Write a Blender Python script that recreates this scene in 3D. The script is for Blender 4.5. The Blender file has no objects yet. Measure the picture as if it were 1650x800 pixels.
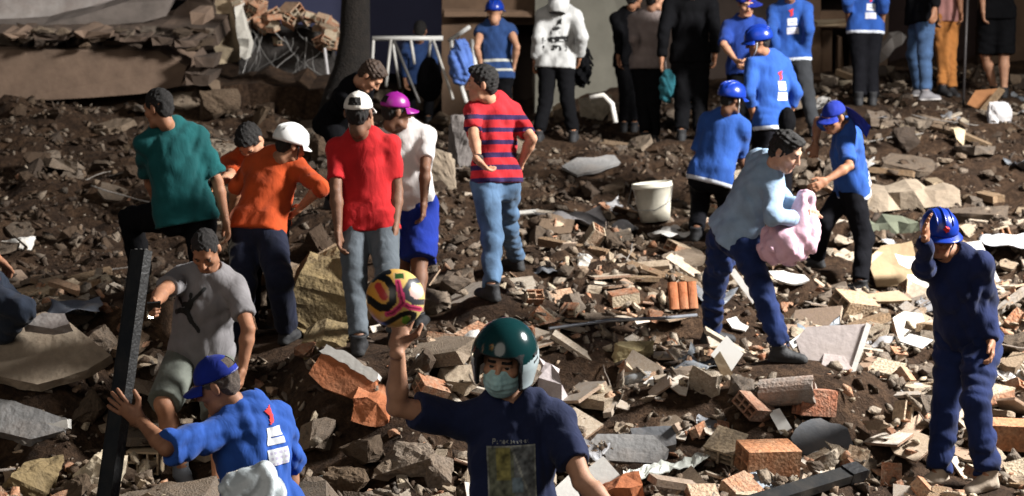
import bpy, bmesh, math, random
import numpy as np
from mathutils import Vector, Matrix
from mathutils.bvhtree import BVHTree

# ------------------------------------------------------------------ camera, sky, sun, exposure
scene = bpy.context.scene
W0, H0, FPX = 1650.0, 800.0, 2800.0
CAM_H = 3.78
PITCH = math.atan(746.0 / FPX)
cam_data = bpy.data.cameras.new('camera')
cam_data.sensor_fit = 'HORIZONTAL'
cam_data.sensor_width = 36.0
cam_data.lens = 36.0 * FPX / W0
cam_data.clip_start = 0.1
cam_data.clip_end = 2000
cam = bpy.data.objects.new('camera', cam_data)
scene.collection.objects.link(cam)
cam.location = (0, 0, CAM_H)
cam.rotation_euler = (math.pi / 2 - PITCH, 0, 0)
scene.camera = cam
cam_data.dof.use_dof = True
cam_data.dof.focus_distance = 8.6
cam_data.dof.aperture_fstop = 3.2
scene.render.resolution_x, scene.render.resolution_y = 1024, 496

SUN_EL, SUN_AZ = math.radians(36), math.radians(196)
world = bpy.data.worlds.new('World')
scene.world = world
world.use_nodes = True
wn = world.node_tree
sky = wn.nodes.new('ShaderNodeTexSky')
sky.sky_type = 'NISHITA'
sky.sun_disc = False
sky.sun_elevation = SUN_EL
sky.sun_rotation = SUN_AZ
wn.links.new(sky.outputs[0], wn.nodes['Background'].inputs[0])
wn.nodes['Background'].inputs[1].default_value = 0.0085

sun_data = bpy.data.lights.new('sun', 'SUN')
sun_data.energy = 0.56
sun_data.angle = math.radians(40)
sun_data.color = (1.0, 0.90, 0.78)
sun = bpy.data.objects.new('sun', sun_data)
scene.collection.objects.link(sun)
sun.rotation_euler = (math.radians(54), 0, math.radians(-16))

scene.view_settings.view_transform = 'Standard'
scene.view_settings.look = 'None'
scene.view_settings.gamma = 1
scene.view_settings.exposure = 0.0
scene.view_settings.use_curve_mapping = False
scene.cycles.use_denoising = True
scene.cycles.max_bounces = 5
scene.cycles.diffuse_bounces = 2
scene.cycles.glossy_bounces = 2
scene.cycles.transmission_bounces = 3

COL = scene.collection
rng = random.Random(7)
nrng = np.random.RandomState(11)

# ------------------------------------------------------------------ where a thing stands: photo position and distance to a point in metres
_s, _c = math.sin(PITCH), math.cos(PITCH)
CAM = np.array([0, 0, CAM_H])

def ray(px, py):
    x = (px - W0 / 2) / FPX
    y = -(py - H0 / 2) / FPX
    return np.array([x, y * _s + _c, y * _c - _s])      # length 1 along the optical axis

def at(px, py, s):
    """point seen at px,py where one metre spans s pixels"""
    return CAM + ray(px, py) * (FPX / s)

def at_z(px, py, z):
    r = ray(px, py)
    return CAM + r * ((z - CAM_H) / r[2])

def proj(p):
    d = np.asarray(p, float) - CAM
    zc = d[..., 1] * _c - d[..., 2] * _s
    yc = d[..., 1] * _s + d[..., 2] * _c
    return np.stack([W0 / 2 + FPX * d[..., 0] / zc, H0 / 2 - FPX * yc / zc, FPX / zc], -1)

def nrm(v):
    v = np.asarray(v, float)
    return v / max(1e-9, np.linalg.norm(v))

# ------------------------------------------------------------------ materials
MATS = {}
def _nodes(name):
    m = bpy.data.materials.new(name)
    m.use_nodes = True
    nt = m.node_tree
    return m, nt, nt.nodes['Principled BSDF']

def rgb(c):
    return (c[0], c[1], c[2], 1.0)

def cloth(name, col, rough=0.9, var=0.25, weave=900.0, stops=None):
    """stops: list of (position, colour) along the attribute 'tv' for stripes and hems"""
    if name in MATS: return MATS[name]
    m, nt, b = _nodes(name)
    N, L = nt.nodes.new, nt.links.new
    tc = N('ShaderNodeTexCoord')
    n1 = N('ShaderNodeTexNoise'); n1.inputs['Scale'].default_value = 7; n1.inputs['Detail'].default_value = 5
    L(tc.outputs['Object'], n1.inputs['Vector'])
    mp = N('ShaderNodeMapRange'); mp.inputs[1].default_value = .3; mp.inputs[2].default_value = .7
    mp.inputs[3].default_value = 1 - var; mp.inputs[4].default_value = 1 + var * .6
    L(n1.outputs[0], mp.inputs[0])
    mul = N('ShaderNodeMix'); mul.data_type = 'RGBA'; mul.blend_type = 'MULTIPLY'; mul.inputs[0].default_value = 1
    if stops:
        at_ = N('ShaderNodeAttribute'); at_.attribute_name = 'tv'
        cr = N('ShaderNodeValToRGB'); cr.color_ramp.interpolation = 'CONSTANT'
        e = cr.color_ramp.elements
        e[0].position = 0; e[0].color = rgb(stops[0][1])
        e[1].position = stops[1][0]; e[1].color = rgb(stops[1][1])
        for p, c in stops[2:]:
            x = e.new(p); x.color = rgb(c)
        L(at_.outputs['Fac'], cr.inputs[0]); L(cr.outputs[0], mul.inputs['A'])
    else:
        mul.inputs['A'].default_value = rgb(col)
    L(mp.outputs[0], mul.inputs['B'])
    L(mul.outputs['Result'], b.inputs['Base Color'])
    b.inputs['Roughness'].default_value = rough
    b.inputs['Specular IOR Level'].default_value = .08 if max(col) < .03 else .2
    b.inputs['Sheen Weight'].default_value = 0 if max(col) < .03 else .06
    mpp = N('ShaderNodeMapping'); mpp.inputs['Scale'].default_value = (1.3, 1.3, .45); mpp.inputs['Rotation'].default_value = (.25, .5, 0)
    L(tc.outputs['Object'], mpp.inputs['Vector'])
    n2 = N('ShaderNodeTexNoise'); n2.inputs['Scale'].default_value = 13; n2.inputs['Detail'].default_value = 2.5; n2.inputs['Distortion'].default_value = .5
    L(mpp.outputs[0], n2.inputs['Vector'])
    n5 = N('ShaderNodeTexNoise'); n5.inputs['Scale'].default_value = 260; n5.inputs['Detail'].default_value = 2
    L(tc.outputs['Object'], n5.inputs['Vector'])
    b5 = N('ShaderNodeBump'); b5.inputs['Strength'].default_value = .12; b5.inputs['Distance'].default_value = .003
    L(n5.outputs[0], b5.inputs['Height'])
    bp = N('ShaderNodeBump'); bp.inputs['Strength'].default_value = .28; bp.inputs['Distance'].default_value = .035
    L(n2.outputs[0], bp.inputs['Height']); L(b5.outputs[0], bp.inputs['Normal']); L(bp.outputs[0], b.inputs['Normal'])
    MATS[name] = m
    return m

def plain(name, col, rough=.7, metal=0., var=.2, scale=9., bump=.25, dirt=None, dirt_amt=.5, spec=.4):
    if name in MATS: return MATS[name]
    m, nt, b = _nodes(name)
    N, L = nt.nodes.new, nt.links.new
    tc = N('ShaderNodeTexCoord')
    n1 = N('ShaderNodeTexNoise'); n1.inputs['Scale'].default_value = scale; n1.inputs['Detail'].default_value = 8
    n1.inputs['Roughness'].default_value = .62
    L(tc.outputs['Object'], n1.inputs['Vector'])
    cr = N('ShaderNodeValToRGB')
    e = cr.color_ramp.elements
    lo = [c * (1 - var) for c in col]; hi = [min(1, c * (1 + var * .7)) for c in col]
    e[0].position = .3; e[0].color = rgb(lo); e[1].position = .72; e[1].color = rgb(hi)
    L(n1.outputs[0], cr.inputs[0])
    out = cr.outputs[0]
    if dirt:
        n3 = N('ShaderNodeTexNoise'); n3.inputs['Scale'].default_value = scale * .45; n3.inputs['Detail'].default_value = 9
        n3.inputs['Roughness'].default_value = .7
        L(tc.outputs['Object'], n3.inputs['Vector'])
        mr = N('ShaderNodeMapRange'); mr.inputs[1].default_value = .45; mr.inputs[2].default_value = .65
        mr.inputs[4].default_value = dirt_amt
        L(n3.outputs[0], mr.inputs[0])
        mx = N('ShaderNodeMix'); mx.data_type = 'RGBA'
        L(mr.outputs[0], mx.inputs[0]); L(out, mx.inputs['A']); mx.inputs['B'].default_value = rgb(dirt)
        out = mx.outputs['Result']
    L(out, b.inputs['Base Color'])
    b.inputs['Roughness'].default_value = rough
    b.inputs['Metallic'].default_value = metal
    b.inputs['Specular IOR Level'].default_value = spec
    if bump:
        n2 = N('ShaderNodeTexNoise'); n2.inputs['Scale'].default_value = scale * 4; n2.inputs['Detail'].default_value = 6
        L(tc.outputs['Object'], n2.inputs['Vector'])
        bp = N('ShaderNodeBump'); bp.inputs['Strength'].default_value = bump; bp.inputs['Distance'].default_value = .02
        L(n2.outputs[0], bp.inputs['Height']); L(bp.outputs[0], b.inputs['Normal'])
    MATS[name] = m
    return m

def rubble_mat(name, cols, dust=(.30, .25, .19), dust_amt=.55, rough=.9, bump=.6, scale=10.):
    """a spread of colours from piece to piece, with grain and dust"""
    if name in MATS: return MATS[name]
    m, nt, b = _nodes(name)
    N, L = nt.nodes.new, nt.links.new
    oi = N('ShaderNodeObjectInfo'); ge = N('ShaderNodeNewGeometry'); tc = N('ShaderNodeTexCoord')
    ad = N('ShaderNodeMath'); ad.operation = 'ADD'
    L(oi.outputs['Random'], ad.inputs[0]); L(ge.outputs['Random Per Island'], ad.inputs[1])
    fr = N('ShaderNodeMath'); fr.operation = 'FRACT'; L(ad.outputs[0], fr.inputs[0])
    cr = N('ShaderNodeValToRGB'); cr.color_ramp.interpolation = 'LINEAR'
    e = cr.color_ramp.elements
    n = len(cols)
    e[0].position = 0; e[0].color = rgb(cols[0]); e[1].position = 1; e[1].color = rgb(cols[-1])
    for i in range(1, n - 1):
        x = e.new(i / (n - 1)); x.color = rgb(cols[i])
    L(fr.outputs[0], cr.inputs[0])
    n1 = N('ShaderNodeTexNoise'); n1.inputs['Scale'].default_value = scale; n1.inputs['Detail'].default_value = 9
    n1.inputs['Roughness'].default_value = .68
    L(tc.outputs['Object'], n1.inputs['Vector'])
    mr = N('ShaderNodeMapRange'); mr.inputs[1].default_value = .38; mr.inputs[2].default_value = .66
    mr.inputs[3].default_value = 0; mr.inputs[4].default_value = dust_amt
    L(n1.outputs[0], mr.inputs[0])
    mx = N('ShaderNodeMix'); mx.data_type = 'RGBA'
    L(mr.outputs[0], mx.inputs[0]); L(cr.outputs[0], mx.inputs['A']); mx.inputs['B'].default_value = rgb(dust)
    n4 = N('ShaderNodeTexNoise'); n4.inputs['Scale'].default_value = scale * 5; n4.inputs['Detail'].default_value = 6
    L(tc.outputs['Object'], n4.inputs['Vector'])
    m4 = N('ShaderNodeMapRange'); m4.inputs[1].default_value = .3; m4.inputs[2].default_value = .7
    m4.inputs[3].default_value = .6; m4.inputs[4].default_value = 1.2
    L(n4.outputs[0], m4.inputs[0])
    mu = N('ShaderNodeMix'); mu.data_type = 'RGBA'; mu.blend_type = 'MULTIPLY'; mu.inputs[0].default_value = 1
    L(mx.outputs['Result'], mu.inputs['A']); L(m4.outputs[0], mu.inputs['B'])
    L(mu.outputs['Result'], b.inputs['Base Color'])
    b.inputs['Roughness'].default_value = rough
    b.inputs['Specular IOR Level'].default_value = .25
    bp = N('ShaderNodeBump'); bp.inputs['Strength'].default_value = bump; bp.inputs['Distance'].default_value = .03
    L(n4.outputs[0], bp.inputs['Height']); L(bp.outputs[0], b.inputs['Normal'])
    MATS[name] = m
    return m

def skin(name, col):
    if name in MATS: return MATS[name]
    m, nt, b = _nodes(name)
    N, L = nt.nodes.new, nt.links.new
    tc = N('ShaderNodeTexCoord')
    n1 = N('ShaderNodeTexNoise'); n1.inputs['Scale'].default_value = 18; n1.inputs['Detail'].default_value = 6
    L(tc.outputs['Object'], n1.inputs['Vector'])
    cr = N('ShaderNodeValToRGB'); e = cr.color_ramp.elements
    e[0].position = .3; e[0].color = rgb([col[0] * .78, col[1] * .72, col[2] * .7])
    e[1].position = .7; e[1].color = rgb([col[0] * 1.12, col[1] * 1.08, col[2] * 1.05])
    L(n1.outputs[0], cr.inputs[0]); L(cr.outputs[0], b.inputs['Base Color'])
    b.inputs['Roughness'].default_value = .62
    b.inputs['Specular IOR Level'].default_value = .35
    b.inputs['Subsurface Weight'].default_value = .08
    b.inputs['Subsurface Radius'].default_value = (.012, .005, .003)
    b.inputs['Subsurface Scale'].default_value = 1
    n2 = N('ShaderNodeTexNoise'); n2.inputs['Scale'].default_value = 120; n2.inputs['Detail'].default_value = 3
    L(tc.outputs['Object'], n2.inputs['Vector'])
    bp = N('ShaderNodeBump'); bp.inputs['Strength'].default_value = .15; bp.inputs['Distance'].default_value = .004
    L(n2.outputs[0], bp.inputs['Height']); L(bp.outputs[0], b.inputs['Normal'])
    MATS[name] = m
    return m

def vcol(name, rough=.6, bump=0.):
    if name in MATS: return MATS[name]
    m, nt, b = _nodes(name)
    N, L = nt.nodes.new, nt.links.new
    a = N('ShaderNodeVertexColor'); a.layer_name = 'print'
    L(a.outputs[0], b.inputs['Base Color'])
    b.inputs['Roughness'].default_value = rough
    MATS[name] = m
    return m

def emit(name, col, power):
    if name in MATS: return MATS[name]
    m, nt, b = _nodes(name)
    b.inputs['Base Color'].default_value = rgb(col)
    b.inputs['Emission Color'].default_value = rgb(col)
    b.inputs['Emission Strength'].default_value = power
    MATS[name] = m
    return m

def clear(name, col, rough=.15, alpha=.45):
    if name in MATS: return MATS[name]
    m, nt, b = _nodes(name)
    b.inputs['Base Color'].default_value = rgb(col)
    b.inputs['Roughness'].default_value = rough
    b.inputs['Transmission Weight'].default_value = alpha
    b.inputs['IOR'].default_value = 1.3
    MATS[name] = m
    return m

# ------------------------------------------------------------------ object helpers
def link(name, me, parent=None, mat=None, label=None, cat=None, group=None, kind=None, loc=None):
    o = bpy.data.objects.new(name, me)
    COL.objects.link(o)
    if parent is not None: o.parent = parent
    if mat is not None and me is not None:
        for m in (mat if isinstance(mat, (list, tuple)) else [mat]): me.materials.append(m)
    if label: o['label'] = label
    if cat: o['category'] = cat
    if group: o['group'] = group
    if kind or cat: o['kind'] = kind or 'thing'
    if loc is not None: o.location = Vector([float(x) for x in loc])
    return o

def empty(name, loc, label, cat, group=None):
    o = link(name, None, None, None, label, cat, group, None, loc)
    o.empty_display_size = .1
    return o

def mesh(name, verts, faces, smooth=False, mats=None):
    me = bpy.data.meshes.new(name)
    me.from_pydata([tuple(map(float, v)) for v in verts], [], [tuple(map(int, f)) for f in faces])
    if smooth: me.shade_smooth()
    if mats is not None: me.polygons.foreach_set('material_index', np.asarray(mats, np.int32))
    me.update()
    return me

def mesh_np(name, V, F, smooth=True, mats=None):
    """fast: V (n,3), F (m,4) quads or (m,3)"""
    me = bpy.data.meshes.new(name)
    V = np.asarray(V, np.float32); F = np.asarray(F, np.int32)
    me.vertices.add(len(V)); me.vertices.foreach_set('co', V.ravel())
    k = F.shape[1]
    me.loops.add(F.size); me.loops.foreach_set('vertex_index', F.ravel())
    me.polygons.add(len(F)); me.polygons.foreach_set('loop_start', np.arange(len(F), dtype=np.int32) * k)
    if mats is not None: me.polygons.foreach_set('material_index', np.asarray(mats, np.int32))
    me.update(calc_edges=True)
    me.validate()
    if smooth: me.shade_smooth()
    return me

class MB:
    """collects boxes, tubes and sheets of one piece"""
    def __init__(s): s.v = []; s.f = []; s.m = []
    def add(s, vs, fs, mi=0):
        o = len(s.v); s.v += [tuple(v) for v in vs]; s.f += [tuple(i + o for i in f) for f in fs]; s.m += [mi] * len(fs); return s
    def box(s, lo, hi, mi=0, M=None):
        x0, y0, z0 = lo; x1, y1, z1 = hi
        vs = [(x0,y0,z0),(x1,y0,z0),(x1,y1,z0),(x0,y1,z0),(x0,y0,z1),(x1,y0,z1),(x1,y1,z1),(x0,y1,z1)]
        if M is not None: vs = [tuple(M @ Vector(v)) for v in vs]
        return s.add(vs, [(0,3,2,1),(4,5,6,7),(0,1,5,4),(1,2,6,5),(2,3,7,6),(3,0,4,7)], mi)
    def tube(s, pts, rad, n=8, mi=0, cap=True):
        pts = [np.asarray(p, float) for p in pts]
        if np.isscalar(rad): rad = [rad] * len(pts)
        o = len(s.v); ref = None
        for i, p in enumerate(pts):
            t = nrm(pts[min(i + 1, len(pts) - 1)] - pts[max(i - 1, 0)])
            if ref is None: ref = np.array([0, 0, 1.]) if abs(t[2]) < .9 else np.array([1., 0, 0])
            u = nrm(np.cross(t, ref)); w = np.cross(t, u); ref = -np.cross(t, u) if False else ref
            for k in range(n):
                a = 2 * math.pi * k / n
                s.v.append(tuple(p + rad[i] * (math.cos(a) * u + math.sin(a) * w)))
        for i in range(len(pts) - 1):
            for k in range(n):
                k2 = (k + 1) % n
                s.f.append((o + i*n + k, o + i*n + k2, o + (i+1)*n + k2, o + (i+1)*n + k)); s.m.append(mi)
        if cap:
            s.f.append(tuple(o + k for k in reversed(range(n)))); s.m.append(mi)
            e = o + (len(pts) - 1) * n
            s.f.append(tuple(e + k for k in range(n))); s.m.append(mi)
        return s
    def prism(s, poly, z0, z1, mi=0, mi_top=None, jit=0., M=None):
        n = len(poly)
        vs = [(x, y, z0) for x, y in poly] + [(x + rng.uniform(-jit, jit), y + rng.uniform(-jit, jit), z1) for x, y in poly]
        if M is not None: vs = [tuple(M @ Vector(v)) for v in vs]
        s.add(vs, [tuple(reversed(range(n)))], mi)
        o = len(s.v) - 2 * n
        s.f.append(tuple(o + n + i for i in range(n))); s.m.append(mi if mi_top is None else mi_top)
        for i in range(n):
            j = (i + 1) % n
            s.f.append((o + i, o + j, o + n + j, o + n + i)); s.m.append(mi)
        return s
    def build(s, name, mat=None, parent=None, smooth=False, **kw):
        me = mesh(name, s.v, s.f, smooth, s.m)
        return link(name, me, parent, mat, **kw)

def frame(px_u, px_n):
    """matrix with x along u and z along n"""
    u = nrm(px_u); n = nrm(np.asarray(px_n, float) - np.dot(px_n, u) * u); v = np.cross(n, u)
    return Matrix(((u[0], v[0], n[0], 0), (u[1], v[1], n[1], 0), (u[2], v[2], n[2], 0), (0, 0, 0, 1)))

def euler(rx, ry, rz):
    from mathutils import Euler
    return Euler((math.radians(rx), math.radians(ry), math.radians(rz)))

def roughen(me, cuts=2, amp=.03, seed=0, f=1.):
    """broken faces: split them up and push the points about with noise; amp is relative to the size"""
    bm = bmesh.new(); bm.from_mesh(me)
    bmesh.ops.triangulate(bm, faces=bm.faces[:])
    for _ in range(cuts): bmesh.ops.subdivide_edges(bm, edges=bm.edges[:], cuts=1, use_grid_fill=True)
    bm.normal_update()
    P = np.array([v.co[:] for v in bm.verts]); N_ = np.array([v.normal[:] for v in bm.verts])
    sz = max(1e-6, float((P.max(0) - P.min(0)).max()))
    Q = P / sz * f + seed * 7.3
    n = vnoise(Q[:, 0]*4 + Q[:, 2]*3.1, Q[:, 1]*4 - Q[:, 2]*2.3) + .6*vnoise(Q[:, 0]*9 + Q[:, 2]*8, Q[:, 1]*9 + Q[:, 2]*5) + .35*vnoise(Q[:, 0]*20 - Q[:, 2]*18, Q[:, 1]*21)
    P = P + N_ * (n * amp * sz)[:, None]
    for v, p in zip(bm.verts, P.tolist()): v.co = p
    bm.to_mesh(me); bm.free(); me.update()
    return me

# ------------------------------------------------------------------ smooth noise
_lat = np.random.RandomState(3).rand(64, 64).astype(np.float32)
def vnoise(x, y):
    xi = np.floor(x).astype(int); yi = np.floor(y).astype(int)
    fx = x - xi; fy = y - yi
    fx = fx * fx * (3 - 2 * fx); fy = fy * fy * (3 - 2 * fy)
    g = lambda a, b: _lat[a % 64, b % 64]
    return (g(xi, yi) * (1 - fx) * (1 - fy) + g(xi + 1, yi) * fx * (1 - fy) + g(xi, yi + 1) * (1 - fx) * fy + g(xi + 1, yi + 1) * fx * fy) - .5

# ------------------------------------------------------------------ implicit surfaces for bodies and clothes
class Field:
    def __init__(s, lo, hi, h):
        s.h = h
        s.lo = np.asarray(lo, np.float32) - 2.5 * h
        n = np.ceil((np.asarray(hi) + 2.5 * h - s.lo) / h).astype(int) + 1
        s.n = n
        s.v = np.full(n, 1.0, np.float32)
    def sub(s, lo, hi):
        a = np.maximum(0, np.floor((np.asarray(lo) - s.lo) / s.h).astype(int))
        b = np.minimum(s.n, np.ceil((np.asarray(hi) - s.lo) / s.h).astype(int) + 1)
        b = np.maximum(b, a)
        sl = tuple(slice(a[i], b[i]) for i in range(3))
        ax = [s.lo[i] + s.h * np.arange(a[i], b[i], dtype=np.float32) for i in range(3)]
        P = np.stack(np.meshgrid(*ax, indexing='ij'), -1)
        return sl, P
    def full(s): return s.sub(s.lo, s.lo + s.h * s.n)
    def put(s, d, sl, k):
        v = s.v[sl]
        if k <= 0: s.v[sl] = np.minimum(v, d)
        else:
            hh = np.maximum(k - np.abs(v - d), 0) / k
            s.v[sl] = np.minimum(v, d) - hh * hh * k * .25
    def limb(s, a, b, ra, rb, k=.03, w=None, e=1., flat=False):
        a = np.asarray(a, np.float32); b = np.asarray(b, np.float32)
        R = max(ra, rb) * max(1, e) + k + s.h * 2
        sl, P = s.sub(np.minimum(a, b) - R, np.maximum(a, b) + R)
        if P.size == 0: return s
        ab = b - a; L = float(np.linalg.norm(ab)) + 1e-6
        q = P - a
        t = (q @ ab) / (L * L)
        tc = np.clip(t, 0, 1)
        q = q - tc[..., None] * ab
        if w is not None and e != 1:
            w = np.asarray(w, np.float32)
            c = q @ w
            q = q - (c * (1 - 1 / e))[..., None] * w
        d = np.sqrt((q * q).sum(-1)) - (ra + tc * (rb - ra))
        if flat: d = np.maximum(d, (t - 1) * L)
        s.put(d, sl, k); return s
    def ell(s, c, r, k=.02, R=None, cut=False):
        c = np.asarray(c, np.float32); r = np.asarray(r, np.float32)
        m = r.max() + k + 2 * s.h
        sl, P = s.sub(c - m, c + m)
        if P.size == 0: return s
        q = P - c
        if R is not None: q = q @ np.asarray(R, np.float32)
        k0 = np.sqrt(((q / r) ** 2).sum(-1)); k1 = np.sqrt(((q / (r * r)) ** 2).sum(-1)) + 1e-6
        d = k0 * (k0 - 1) / k1
        if cut:
            v = s.v[sl]; d = -d
            hh = np.maximum(k - np.abs(v - d), 0) / max(k, 1e-6)
            s.v[sl] = np.maximum(v, d) + hh * hh * k * .25
        else: s.put(d, sl, k)
        return s
    def half(s, p, n):
        """keep only the side that n points away from"""
        sl, P = s.full()
        d = (P - np.asarray(p, np.float32)) @ np.asarray(n, np.float32)
        s.v = np.maximum(s.v, d); return s
    def wrinkle(s, amp, seed, f=14., axes=None):
        """folds; axes lists the directions across which they run"""
        r = np.random.RandomState(seed)
        sl, P = s.full()
        near = np.abs(s.v) < .05
        Q = P[near]
        tot = np.zeros(len(Q), np.float32)
        for i in range(7 if axes else 5):
            if axes:
                a, wt = axes[i % len(axes)]; a = nrm(np.asarray(a) + r.randn(3) * .25)
            else: a = r.randn(3); a /= np.linalg.norm(a); wt = 1.
            b_ = r.randn(3); b_ /= np.linalg.norm(b_)
            ff = f * r.uniform(.6, 1.7)
            ph = Q @ a * ff * 2.2 + 1.8 * np.sin(Q @ b_ * ff * .7 + r.rand() * 6) + r.rand() * 6
            fold = 1 - np.abs(np.sin(ph * .5)) * 2          # sharp crests
            msk = np.clip(.5 + np.sin(Q @ b_ * ff * .45 + r.rand() * 6), 0, 1)
            tot += (fold if axes else np.sin(ph)) * (msk if axes else 1) * wt * r.uniform(.5, 1) / (1 + i * .15)
        s.v[near] += (tot * amp * (.8 if axes else .55)).astype(np.float32)
        return s
    def nets(s):
        v = s.v; ins = v < 0
        c = [ins[i:ins.shape[0]-1+i, j:ins.shape[1]-1+j, k:ins.shape[2]-1+k] for i in (0,1) for j in (0,1) for k in (0,1)]
        cnt = sum(x.astype(np.int8) for x in c)
        act = (cnt > 0) & (cnt < 8)
        I = np.argwhere(act)
        idx = np.full(act.shape, -1, np.int64); idx[act] = np.arange(len(I))
        acc = np.zeros((len(I), 3), np.float32); num = np.zeros((len(I), 1), np.float32)
        offs = [(i, j, k) for i in (0,1) for j in (0,1) for k in (0,1)]
        val = {o: v[I[:,0]+o[0], I[:,1]+o[1], I[:,2]+o[2]] for o in offs}
        for o in offs:
            for ax in range(3):
                if o[ax] == 0:
                    p = list(o); p[ax] = 1; p = tuple(p)
                    a, b = val[o], val[p]
                    cr = (a < 0) != (b < 0)
                    t = np.where(cr, a / np.where(cr, a - b, 1), 0)
                    pos = np.tile(np.array(o, np.float32), (len(I), 1)); pos[:, ax] = t
                    acc += pos * cr[:, None]; num += cr[:, None]
        V = s.lo + s.h * (I + acc / np.maximum(num, 1))
        F = []
        for ax in range(3):
            u, w = (ax + 1) % 3, (ax + 2) % 3
            a = [slice(None)] * 3; b = [slice(None)] * 3
            a[ax] = slice(0, -1); b[ax] = slice(1, None)
            A, B = ins[tuple(a)], ins[tuple(b)]
            E = np.argwhere(A != B)
            E = E[(E[:, u] > 0) & (E[:, w] > 0) & (E[:, u] < s.n[u] - 1) & (E[:, w] < s.n[w] - 1)]
            def cell(du, dw):
                q = E.copy(); q[:, u] -= du; q[:, w] -= dw
                return idx[q[:, 0], q[:, 1], q[:, 2]]
            Q = np.stack([cell(1, 1), cell(0, 1), cell(0, 0), cell(1, 0)], 1)
            fl = ~A[E[:, 0], E[:, 1], E[:, 2]]
            Q[fl] = Q[fl][:, ::-1]
            F.append(Q)
        F = np.concatenate(F)
        F = F[(F >= 0).all(1)]
        return V.astype(np.float32), F

def smooth_verts(V, F, it=1):
    e = np.concatenate([F[:, [0, 1]], F[:, [1, 2]], F[:, [2, 3]], F[:, [3, 0]]])
    n = np.maximum(np.bincount(e[:, 0], minlength=len(V)), 1)[:, None]
    for _ in range(it):
        acc = np.stack([np.bincount(e[:, 0], weights=V[e[:, 1], i], minlength=len(V)) for i in range(3)], 1)
        V = (.5 * V + .5 * acc / n).astype(np.float32)
    return V

# ================================================================== people
CACHE = {}
def head_proto(h):
    key = ('head', h)
    if key in CACHE: return CACHE[key]
    f = Field((-.11, -.14, -.20), (.11, .13, .13), h)
    f.ell((0, .012, .03), (.076, .097, .09), 0)
    f.ell((0, -.028, -.045), (.060, .066, .078), .03)
    f.ell((0, -.074, -.104), (.026, .022, .02), .025)
    for s in (-1, 1):
        f.ell((s*.044, -.058, -.028), (.024, .026, .02), .025)
        f.limb((s*.052, -.02, -.085), (s*.028, -.068, -.108), .02, .016, .025)
    f.limb((-.034, -.082, .022), (.034, -.082, .022), .014, .014, .02)
    for s in (-1, 1): f.ell((s*.031, -.1, -.001), (.019, .017, .012), .012, cut=True)
    for s in (-1, 1):
        f.limb((s*.019, -.085, .0085), (s*.045, -.079, .0075), .006, .006, .006)
        f.limb((s*.019, -.084, -.0115), (s*.044, -.078, -.0115), .0055, .0055, .006)
    f.limb((0, -.092, .008), (0, -.113, -.034), .009, .0125, .012)
    for s in (-1, 1): f.ell((s*.012, -.102, -.038), (.008, .01, .007), .008)
    f.limb((-.02, -.089, -.064), (.02, -.089, -.064), .008, .008, .01)
    f.limb((-.016, -.087, -.076), (.016, -.087, -.076), .009, .009, .008)
    for s in (-1, 1): f.ell((s*.079, .016, -.008), (.01, .019, .031), .008)
    f.limb((0, .012, -.06), (0, .024, -.105), .052, .051, .03)
    V, F = f.nets()
    c = V[F].mean(1)
    mt = np.zeros(len(F), int)
    lips = (np.abs(c[:, 0]) < .025) & (c[:, 1] < -.09) & (c[:, 2] < -.056) & (c[:, 2] > -.084)
    mt[lips] = 3
    brow = (np.abs(np.abs(c[:, 0]) - .032) < .021) & (c[:, 1] < -.075) & (c[:, 2] > .018) & (c[:, 2] < .03)
    mt[brow] = 4
    # eyeballs
    vs, fs, ms = [V], [F], [mt]; o = len(V)
    for s in (-1, 1):
        n1, n2, r = 10, 8, .0135
        cc = np.array([s*.031, -.0745, -.002])
        P = []
        for i in range(n2 + 1):
            for j in range(n1):
                th = math.pi * i / n2; ph = 2 * math.pi * j / n1
                P.append(cc + r * np.array([math.sin(th)*math.cos(ph), -math.cos(th), math.sin(th)*math.sin(ph)]))
        Q = [(o + i*n1 + j, o + (i+1)*n1 + j, o + (i+1)*n1 + (j+1) % n1, o + i*n1 + (j+1) % n1) for i in range(n2) for j in range(n1)]
        vs.append(np.array(P, np.float32)); fs.append(np.array(Q)); ms.append(np.array([2 if i < 2 else 1 for i in range(n2) for j in range(n1)]))
        o += len(P)
    r = (np.concatenate(vs), np.concatenate(fs), np.concatenate(ms))
    CACHE[key] = r
    return r

HANDPOSE = {'relaxed': (22, 30, 0), 'grip': (62, 75, 0), 'open': (8, 10, 7), 'cup': (16, 20, 9)}
def hand_proto(pose, h):
    key = ('hand', pose, h)
    if key in CACHE: return CACHE[key]
    c1, c2, sp = HANDPOSE[pose]
    f = Field((-.075, -.05, -.12), (.1, .21, .04), h)
    X = (1, 0, 0)
    f.limb((0, -.03, 0), (0, .015, 0), .024, .021, .01, X, 1.2)
    f.limb((0, .012, 0), (0, .08, -.002), .019, .016, .015, X, 2.1)
    fat = max(0, (h - .005) * .4)
    for x, L, k in ((-.031, .062, -1.5), (-.0105, .078, -.5), (.0105, .083, .5), (.0315, .073, 1.5)):
        a = np.array([x, .083, 0.])
        sa = math.radians(sp * k)
        ang = 0
        for seg, cc in ((.45, c1), (.3, c2), (.25, c2 * .7)):
            ang += math.radians(cc)
            d = np.array([math.sin(sa) * math.cos(ang), math.cos(sa) * math.cos(ang), -math.sin(ang)])
            b = a + d * L * seg
            f.limb(a, b, .0092 + fat, .0082 + fat, .004)
            a = b
    to = .022 if pose in ('open', 'cup') else .008
    f.limb((.024, .022, -.006), (.046 + to, .055, -.016), .014 + fat, .012 + fat, .012)
    f.limb((.046 + to, .055, -.016), (.05 + to * 1.4, .09, -.026), .0115 + fat, .009 + fat, .004)
    V, F = f.nets()
    CACHE[key] = (V, F)
    return CACHE[key]

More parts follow.
